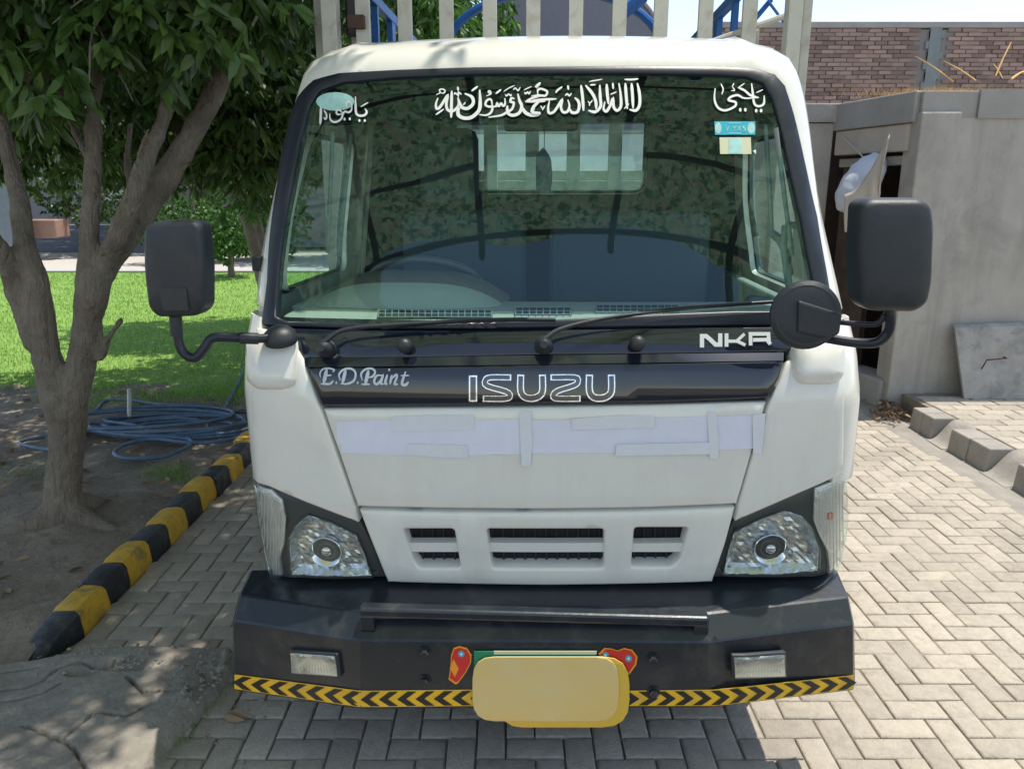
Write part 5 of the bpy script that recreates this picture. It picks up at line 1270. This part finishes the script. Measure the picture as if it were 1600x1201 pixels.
limbs = [PP([(98,840,86),(99,800,82),(100,765,66),(102,720,62),(104,680,66),(104,640,80),(96,600,76)], TY),
 PP([(100,640,70),(85,600,62),(72,550,54),(62,500,54),(56,450,50),(45,400,42),(36,350,38,0.05),(24,290,34,0.1),(10,230,30,0.15),(-10,130,26,0.2),(-30,20,22,0.3),(-60,-120,18,0.4),(-110,-300,10,0.6)], TY),
 PP([(60,540,48),(40,500,40),(20,440,36),(0,390,32,-0.1),(-30,330,28,-0.2),(-80,220,22,-0.3),(-140,80,16,-0.4)], TY),
 PP([(106,650,66),(118,600,58),(128,550,56),(138,500,56),(146,460,58),(152,420,60)], TY),
 PP([(140,450,46),(136,410,40),(138,360,34),(141,300,32),(144,230,30,0.05),(150,150,28,0.1),(154,80,26,0.15),(160,0,24,0.2),(170,-140,18,0.3),(190,-300,10,0.3)], TY),
 PP([(156,430,48),(176,385,40),(196,345,36),(212,300,34),(226,260,32,0.05),(243,215,30,0.1),(258,170,28,0.15),(272,130,24,0.2),(290,60,20,0.2),(320,-40,16,0.3),(350,-160,10,0.3)], TY),
 PP([(160,430,44,0.05),(190,385,44,0.1),(220,340,46,0.15),(252,290,48,0.2),(282,240,46,0.25),(310,190,42,0.3),(335,140,40,0.35),(362,85,36,0.4),(385,35,32,0.45),(415,-40,26,0.5),(470,-160,18,0.6),(520,-300,10,0.7)], TY),
 PP([(160,400,22,-0.05),(178,350,14,-0.05),(198,300,12,-0.05),(214,250,10,0),(232,200,8,0)], TY),
 PP([(150,560,26),(163,535,14),(176,515,11),(190,496,11)], TY),
 PP([(215,330,26,0.2),(200,260,16,0.3),(205,190,12,0.4)], TY), PP([(140,250,20,0.1),(115,200,15,0.3),(100,150,14,0.4),(90,80,13,0.5),(78,10,12,0.6),(70,-80,10,0.7)], TY),
 [(Vector((base.x, base.y, 0.13)), 0.09), (Vector((base.x+0.16, base.y-0.06, 0.10)), 0.045), (Vector((base.x+0.32, base.y-0.10, 0.06)), 0.025)],
 [(Vector((base.x, base.y, 0.13)), 0.09), (Vector((base.x-0.14, base.y-0.12, 0.09)), 0.045), (Vector((base.x-0.28, base.y-0.16, 0.05)), 0.02)],
 [(Vector((base.x, base.y, 0.15)), 0.09), (Vector((base.x+0.10, base.y+0.2, 0.09)), 0.04), (Vector((base.x+0.2, base.y+0.4, 0.05)), 0.02)]]
limbs = [[(p-base, r) for p, r in l] for l in limbs]
tree_mesh('trunk', limbs, main)
EL = [((-3.0,5.6,3.5),(2.3,2.1,1.5)), ((-1.9,6.2,3.1),(1.35,1.8,1.3)), ((-1.7,4.0,3.7),(1.1,1.5,0.9)), ((-4.2,4.6,3.2),(1.8,1.6,1.4)), ((-1.5,2.9,3.9),(0.95,1.1,0.7)), ((-3.2,2.6,3.8),(1.3,1.3,0.8)), ((-1.6,7.4,3.3),(1.1,1.4,1.4)), ((-2.4,4.6,4.7),(2.4,2.4,0.6)), ((-1.0,4.6,4.7),(1.25,2.2,0.55)), ((-1.2,3.6,4.6),(1.2,1.3,0.5)), ((-3.0,3.4,4.5),(2.0,1.8,0.6)), ((-0.6,3.5,4.8),(1.15,1.6,0.5)), ((-0.5,4.2,4.8),(1.0,1.4,0.45)), ((-1.7,3.0,4.7),(1.2,1.4,0.5)), ((-2.9,6.3,2.45),(2.1,1.1,0.7)), ((-2.0,5.9,2.35),(0.9,0.9,0.55)), ((-2.9,6.3,2.45),(2.1,1.1,0.7))]  # the high layers, out of view, are added to shade the left lane
def samp_main(rl):
    c, r = rl.choice(EL); v = Vector((rl.gauss(0,1), rl.gauss(0,1), rl.gauss(0,1))).normalized()*rl.random()**0.36
    p = Vector((c[0]+v.x*r[0], c[1]+v.y*r[1], c[2]+v.z*r[2]))
    if p.z < 1.80+0.25*noise.noise(Vector((p.x*1.3, p.y*1.3, 0))): return None
    if p.x > (-0.42 if p.z < 4 else 0.40) or (p.x > -1.05 and p.y > 3.0 and p.z < 3.5) or (p.x > -1.15 and 2.2 < p.y < 3.6 and p.z < 2.9): return None
    if p.z > 4.1: return p  # added upper layer stays free of gaps for even shade below
    if noise.noise(p*1.25+Vector((3,1,7))) < -0.38: return None
    px, py = proj(p)
    if p.y < 3.3 and p.z < 2.5 and 0 < px < 500: return None
    if fbm(p.x, p.y, 1.5, 2, p.z*1.5) < -0.32: return None
    if p.y < 5.2 and py > 190+60*noise.noise(Vector((px*0.01, 3, 0))) and p.z < 2.6: return None   # lower branches are bare in front
    return p
foliage('crown', samp_main, 12500, main, M['leaf'], seed=4)
# big hanging leaves nearest to the camera, each its own
def samp_near(rl):
    px, py = rl.choice([(20,60),(60,30),(110,40),(160,20),(175,70),(185,60),(200,30),(230,15),(255,20),(300,25),(350,30),(380,15),(60,100),(40,150),(110,160),(10,190),(320,60),(280,50),(60,180),(110,90),(130,100),(30,20),(150,60)])
    return at_y(px+rl.gauss(0,10), py+rl.gauss(0,12)-12, rl.uniform(3.3,3.75))
near, _ = foliage('leaf_cluster', samp_near, 30, main, M['leaf'], L=0.145, W=0.042, per=9, seed=8, singles=270)
def samp_front(rl):
    px, py = rl.uniform(-80, 440), rl.triangular(-90, 200, -20)
    if py > 60 and (170 < px < 330) and rl.random() < 0.5: return None
    if py > 150-0.25*px+40*math.sin(px*0.03): return None
    return at_y(px, py, rl.uniform(3.45,4.3))
o_, _ = foliage('front_leaves', samp_front, 420, main, M['leaf'], L=0.135, W=0.038, per=9, seed=18)
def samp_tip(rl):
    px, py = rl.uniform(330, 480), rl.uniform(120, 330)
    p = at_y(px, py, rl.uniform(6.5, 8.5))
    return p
o_, _ = foliage('tip_leaves', samp_tip, 150, main, M['leaf_far'], L=0.13, W=0.036, per=8, seed=19)  # tip leaves in a brighter yellow-green leaf colour
# twigs for clusters near
tw = MB(); rt = random.Random(2)
for k in range(26):
    a = at_y(rt.uniform(0,420), rt.uniform(-60,30), rt.uniform(3.5,4.4)); b = a+Vector((rt.uniform(-0.25,0.25), rt.uniform(-0.2,0.1), -rt.uniform(0.1,0.45)))
    tw.tube(catmull([a-base, a.lerp(b,0.5)-base+Vector((rt.uniform(-0.04,0.04),0,0.04)), b-base], 3), [0.006]*3+[0.0045]*3+[0.0025], 5)
q = [(15,102),(45,112),(75,135),(95,150),(125,180)]; tw.tube([at_y(x, y, 3.8)-base for x, y in q], 0.006, 5)
tw.build('twigs', M['bark'], main, smooth=60)['kind'] = 'stuff'
# second, leaning tree behind
b2 = Vector((at_y(440,540,8.6).x, 8.6, 0.09)); t2 = empty('leaning_tree', b2, label='darker leaning tree on the lawn just left of the cab pillar', cat='tree')
l2 = [PP([(455,600,30),(432,520,28),(412,440,27),(396,380,25),(380,325,24),(366,280,22),(345,230,18),(320,150,14),(300,50,10)], 8.6), PP([(425,490,20),(412,400,18),(402,340,15),(392,285,13),(388,220,12),(392,120,10),(400,20,8)], 8.7), PP([(396,380,16),(415,300,14),(440,220,12),(480,120,10),(540,20,8)], 8.7)]
l2[0][0] = (b2+Vector((0,0,-0.05)), 0.12)
tree_mesh('trunk', [[(p-b2, r) for p, r in l] for l in l2], t2, voxel=0.02, seg=10)
EL2 = [((-1.6,9.0,3.6),(1.9,1.5,1.3)), ((-0.4,9.9,4.2),(1.5,1.3,1.1)), ((-2.9,9.3,3.3),(1.6,1.2,1.2))]
def samp2(rl):
    c, r = rl.choice(EL2); v = Vector((rl.gauss(0,1), rl.gauss(0,1), rl.gauss(0,1))).normalized()*rl.random()**0.4
    p = Vector((c[0]+v.x*r[0], c[1]+v.y*r[1], c[2]+v.z*r[2])); px, py = proj(p)
    if p.z < 2.1: return None
    if px > 720+25*noise.noise(Vector((py*0.05, 0, 0))): return None
    if fbm(p.x, p.y, 1.3, 2, p.z) < -0.28: return None
    return p
foliage('crown', samp2, 2600, t2, M['leaf_far'], L=0.17, W=0.045, per=9, seed=14)
# background trees and shrubs
def blob_tree(name, c, r, n, label, cat, m, L, W, seed, stems, group=None, trunkr=0.03):
    b = Vector((c[0], c[1], 0.09)); e = empty(name, b, label=label, cat=cat, group=group); mb = MB()
    rs_ = random.Random(seed)
    for k in range(stems):
        a = rs_.uniform(0, 6.28); q = Vector((c[0]+math.cos(a)*r[0]*0.45, c[1]+math.sin(a)*r[1]*0.3, c[2])); mid = b.lerp(q, 0.4)+Vector((rs_.uniform(-0.05,0.05), 0, 0.05))
        mb.tube(catmull([b*0+(b-b)+Vector((0.03*k,0,0)), mid-b, q-b], 4), [trunkr]*4+[trunkr*0.7]*4+[trunkr*0.4], 7)
    mb.build('trunk' if 'tree' in name else 'stem', M['bark'], e, smooth=60)
    def sp(rl):
        v = Vector((rl.gauss(0,1), rl.gauss(0,1), rl.gauss(0,1))).normalized()*rl.random()**0.33
        f = 1+0.22*noise.noise(v*2.2+Vector((seed, 0, 0)))
        return Vector((c[0]+v.x*r[0]*f, c[1]+v.y*r[1]*f, c[2]+v.z*r[2]*f))
    foliage('crown', sp, n, e, m, L=L, W=W, per=9, seed=seed)
q = at_y(352,362,14.9); blob_tree('bush', (q.x, 14.9, q.z), (0.62,0.6,0.50), 420, 'round clipped bush on thin stems at the far lawn edge', 'bush', M['leaf_far'], 0.09, 0.045, 51, 4)
q = at_y(262,350,16.9); blob_tree('bush', (q.x, 17.6, 0.95), (1.1,0.7,0.8), 600, 'wide bright green bush behind the left wing mirror and trunks', 'bush', M['leaf_far'], 0.10, 0.05, 52, 3)
q = at_y(330,345,17.9); blob_tree('bush', (q.x+0.9, 18.4, 1.1), (1.3,0.7,1.0), 650, 'dense bush behind the clipped round bush', 'bush', M['leaf_far'], 0.10, 0.05, 53, 3)
q = at_y(110,300,19.0); blob_tree('bush', (q.x, 19.6, 1.9), (1.5,0.7,1.1), 500, 'tall dark shrub in front of the far grey steps', 'bush', M['leaf'], 0.13, 0.05, 54, 3)
q = at_y(260,150,21); blob_tree('garden_tree', (q.x, 21.5, 4.2), (3.4,1.6,2.4), 1500, 'far broad tree behind the left trunks', 'tree', M['leaf'], 0.24, 0.08, 55, 3, trunkr=0.08)
q = at_y(640,30,19); blob_tree('garden_tree', (q.x-0.3, 19, 5.2), (3.0,1.6,1.9), 1500, 'light green drooping tree behind the headboard bars', 'tree', M['leaf_far'], 0.26, 0.07, 56, 3, trunkr=0.08)
q = at_y(20,150,21); blob_tree('garden_tree', (q.x-1.5, 21.0, 4.4), (2.8,1.6,2.2), 1100, 'far tree at the left edge of the picture', 'tree', M['leaf'], 0.24, 0.08, 57, 3, trunkr=0.08)
# ================================================================== HOSE, SACK, LEAVES
c = at_z(255, 668, 0.09); rh = random.Random(12); P = []
q = at_z(30,690,0.1); 
P += [at_z(x, y, 0.105) for x, y in ((70,682),(36,688),(34,694),(60,700),(120,704))]
ang = 3.4; 
for k in range(84):
    a = ang+k*0.55; lp = k//11.4; rr_ = 0.42+0.13*math.sin(lp*1.9+1)+rh.uniform(-0.02,0.02); sx = 1.12+0.2*math.sin(lp*2.3); ox = 0.12*math.sin(lp*1.3); oy = 0.06*math.cos(lp*1.7)
    rr_ += 0.20*noise.noise(Vector((k*0.13, 4, 0))); ox += 0.34*noise.noise(Vector((k*0.09, 1, 0))); oy += 0.15*noise.noise(Vector((k*0.11, 9, 0)))
    P.append(Vector((c.x+ox+rr_*sx*math.cos(a), c.y+oy+rr_*0.62*math.sin(a), 0.10+0.010*(lp % 5)+0.007*math.sin(a*2+lp))))
P += [at_z(x, y, 0.11) for x, y in ((300,690),(262,712),(200,716),(178,708),(196,694),(240,686),(300,692),(350,688),(390,678))]
hs = MB(); hs.tube(catmull(P, 4), 0.0125, 7)
q2 = [at_z(x, y, 0.10) for x, y in ((150,640),(165,626),(200,625),(250,632),(300,634),(335,640),(350,636),(362,618),(375,592),(386,565),(398,540))]
hs2 = MB(); hs2.tube(catmull(q2, 5), 0.012, 7)
q3 = [at_z(x, y, 0.10) for x, y in ((304,660),(322,648),(345,640),(366,615),(384,578))]
ho = tag(hs.build('garden_hose', M['hose'], smooth=70), 'pale blue garden hose lying in a tangled coil behind the tree', 'hose')
tag(hs2.build('garden_hose', M['hose'], smooth=70), 'single dark length of hose running past the coil towards the cab', 'hose')
v = MB(); v.tube([at_z(202,652,0.1)+Vector((0,0,0.0)), at_z(206,640,0.1)+Vector((0,0,0.16))], 0.016, 8); tag(v.build('standpipe', M['frame_white'], smooth=60), 'short white standpipe standing in the hose coil', 'pipe')
# sack and cloth in the shed opening
sk = MB(); c = at_y(1344,286,6.50); n = 16
mt = Matrix.Translation(c) @ Matrix.Rotation(R(30), 4, 'Y')
for j in range(n+1):
    th = math.pi*j/n
    for i in range(24):
        ph = 2*math.pi*i/24; rr_ = 1+0.10*noise.noise(Vector((math.cos(ph)*1.5, math.sin(ph)*1.5, th*2.5))); pl = 1+0.05*math.sin(th*14+3*math.cos(ph))+0.06*noise.noise(Vector((math.cos(ph)*4, math.sin(ph)*4, th*5)))
        sk.v.append(mt @ Vector((0.13*math.sin(th)*math.cos(ph)*rr_*pl, 0.22*math.sin(th)*math.sin(ph)*rr_*pl, 0.26*math.cos(th)*rr_)))
for j in range(n):
    for i in range(24): sk.f.append((j*24+i, j*24+(i+1)%24, (j+1)*24+(i+1)%24, (j+1)*24+i)); sk.mi.append(0)
tag(sk.build('sack', M['sack'], smooth=80), 'bulging white plastic sack hanging out of the shed opening', 'sack')
cl = MB(); T = [(1394,210,6.12),(1380,236,6.16),(1362,268,6.2),(1340,296,6.24),(1323,304,6.28)]; Bp = [(1380,300,6.16),(1374,330,6.18),(1362,352,6.2),(1345,368,6.22),(1326,362,6.25)]
n = 20; m_ = 14; TT = catmull([at_y(*t)*1 for t in T], 5); BB = catmull([at_y(*t)*1 for t in Bp], 5)
for j in range(m_+1):
    for i in range(len(TT)):
        f = j/m_; p = TT[i].lerp(BB[i], f); w = 0.022*math.sin(i*0.9+f*1.5)*f+0.02*math.sin(f*3.1); cl.v.append(p+Vector((-w-0.02, -w*0.6-0.02*math.sin(f*3.14), -0.03*math.sin(f*3.1))))
for j in range(m_):
    for i in range(len(TT)-1): cl.f.append((j*len(TT)+i, j*len(TT)+i+1, (j+1)*len(TT)+i+1, (j+1)*len(TT)+i)); cl.mi.append(0)
co = cl.build('cloth', M['cloth'], smooth=80); s_ = co.modifiers.new('thick', 'SOLIDIFY'); s_.thickness = 0.004
tag(co, 'beige cloth sheet slung under the white sack at the shed opening', 'cloth')
tag(MB().tube(catmull([at_y(1304,202,7.1), at_y(1325,222,6.8), at_y(1348,245,6.5)], 4), 0.006, 6).build('rope', M['frame_white'], smooth=60), 'thin pale rope from the side pillar to the sack', 'rope')
# dry leaves by the kerb
V = []; F = []; rl = random.Random(77)
for i in range(300):
    p = at_z(rl.gauss(1396, 17), rl.gauss(648, 8), 0.0); p.x = min(p.x, 3.02+rl.uniform(0,0.1)); p.z = rl.uniform(0.005, 0.075)*math.exp(-((p.x-2.95)/0.28)**2)+0.005
    leaf_geo(V, F, p, Vector((rl.uniform(-1,1), rl.uniform(-1,1), rl.uniform(-0.3,0.8))), rl.uniform(0.03,0.07), rl.uniform(0.012,0.025), rl)
tag(mesh_obj('dry_leaves', V, F, M['dryleaf'], None, 80), 'small heap of dry brown leaves where the kerb meets the shed', 'leaves', kind='stuff')
V = []; F = []
for i in range(210):
    p = Vector((rl.uniform(-4.5,-1.9), rl.uniform(2.9,6.2), 0)); p.z = sz(p.x, p.y)+0.008
    leaf_geo(V, F, p, Vector((rl.uniform(-1,1), rl.uniform(-1,1), rl.uniform(-0.1,0.15))), rl.uniform(0.05,0.10), 0.025, rl)
for px, py in ((355,1112),(348,1118),(420,1002)):
    p = at_z(px, py, 0.012); leaf_geo(V, F, p, Vector((1,-0.4,0.1)), 0.09, 0.025, rl)
tag(mesh_obj('fallen_leaves', V, F, M['dryleaf'], None, 80), 'scattered fallen leaves on the dirt under the tree', 'leaves', kind='stuff')
V = []; F = []
for i in range(1500):
    if i < 900: q = at_z(rl.gauss(268, 22), rl.gauss(737, 9), 0.08)
    elif i < 1100: q = at_z(rl.uniform(255,330), 0, 0.0) if False else at_z(rl.gauss(300,26), rl.gauss(1150,26), 0.0)
    else: q = at_z(rl.gauss(40, 50), rl.gauss(735, 14), 0.08)
    if i >= 900 and i < 1100:
        k = rl.random(); q = at_z(240+120*k+rl.gauss(0,4), 1190-115*k+rl.gauss(0,6), 0.0)
    h = rl.uniform(0.008, 0.028); a = rl.uniform(0, 6.28); n = len(V); z = sz(q.x, q.y) if q.x < XL-0.1 else 0.0
    V += [(q.x, q.y, z), (q.x+0.004*math.cos(a), q.y+0.004*math.sin(a), z), (q.x+rl.uniform(-h,h), q.y+rl.uniform(-h,h), z+h)]; F.append((n, n+1, n+2))
tag(mesh_obj('weed_tufts', V, F, M['grass']), 'small green weed tufts in the dirt and along the broken concrete', 'weeds', kind='stuff')
# ================================================================== CARPORT behind the photographer (seen mirrored in the windshield)
cpt = empty('carport', (0.2, 0, 0), label='tall carport with camouflage net roof on dark steel frame, mirrored in the windshield', cat='carport')
mb = MB(); n = 24; X0, X1, Y0, Y1 = -4.6, 4.6, -1.3, 1.75
def cz(x, y): return 5.05-0.035*(x*x)*0.35+0.10*y+0.03*math.sin(x*3.1)*math.sin(y*2.6)
for j in range(13):
    for i in range(n+1):
        x = X0+(X1-X0)*i/n; y = Y0+(Y1-Y0)*j/12+(0.10*math.sin(x*2.2) if j == 0 else 0); mb.v.append(Vector((x, y, cz(x, y))))
for j in range(12):
    for i in range(n): mb.f.append((j*(n+1)+i, j*(n+1)+i+1, (j+1)*(n+1)+i+1, (j+1)*(n+1)+i)); mb.mi.append(0)
mb.build('camouflage_net', M['camo'], cpt, smooth=80)
for x in (-4.5,-2.6,-1.15,0.55,2.1,4.5):
    t = MB(); t.tube([Vector((x, Y0-0.1+1.2*0, cz(x, Y0)-0.07)), Vector((x+0.25, Y1, cz(x, Y1)-0.07))], 0.045, 8); t.build('rafter', M['steel'], cpt, smooth=60)
for y in (-1.25, -0.3, 0.7, 1.7):
    t = MB(); t.tube([Vector((X0+(X1-X0)*i/16, y+0.05*i/16, cz(X0+(X1-X0)*i/16, y)-0.05)) for i in range(17)], 0.028, 8); t.build('purlin', M['steel'], cpt, smooth=60)
for x, y in ((-4.5,-1.2),(4.5,-1.2),(-4.5,1.7),(4.5,1.7)):
    t = MB(); t.tube([Vector((x, y, 0)), Vector((x, y, cz(x, y)-0.05))], 0.05, 10); t.build('post', M['steel'], cpt, smooth=60)
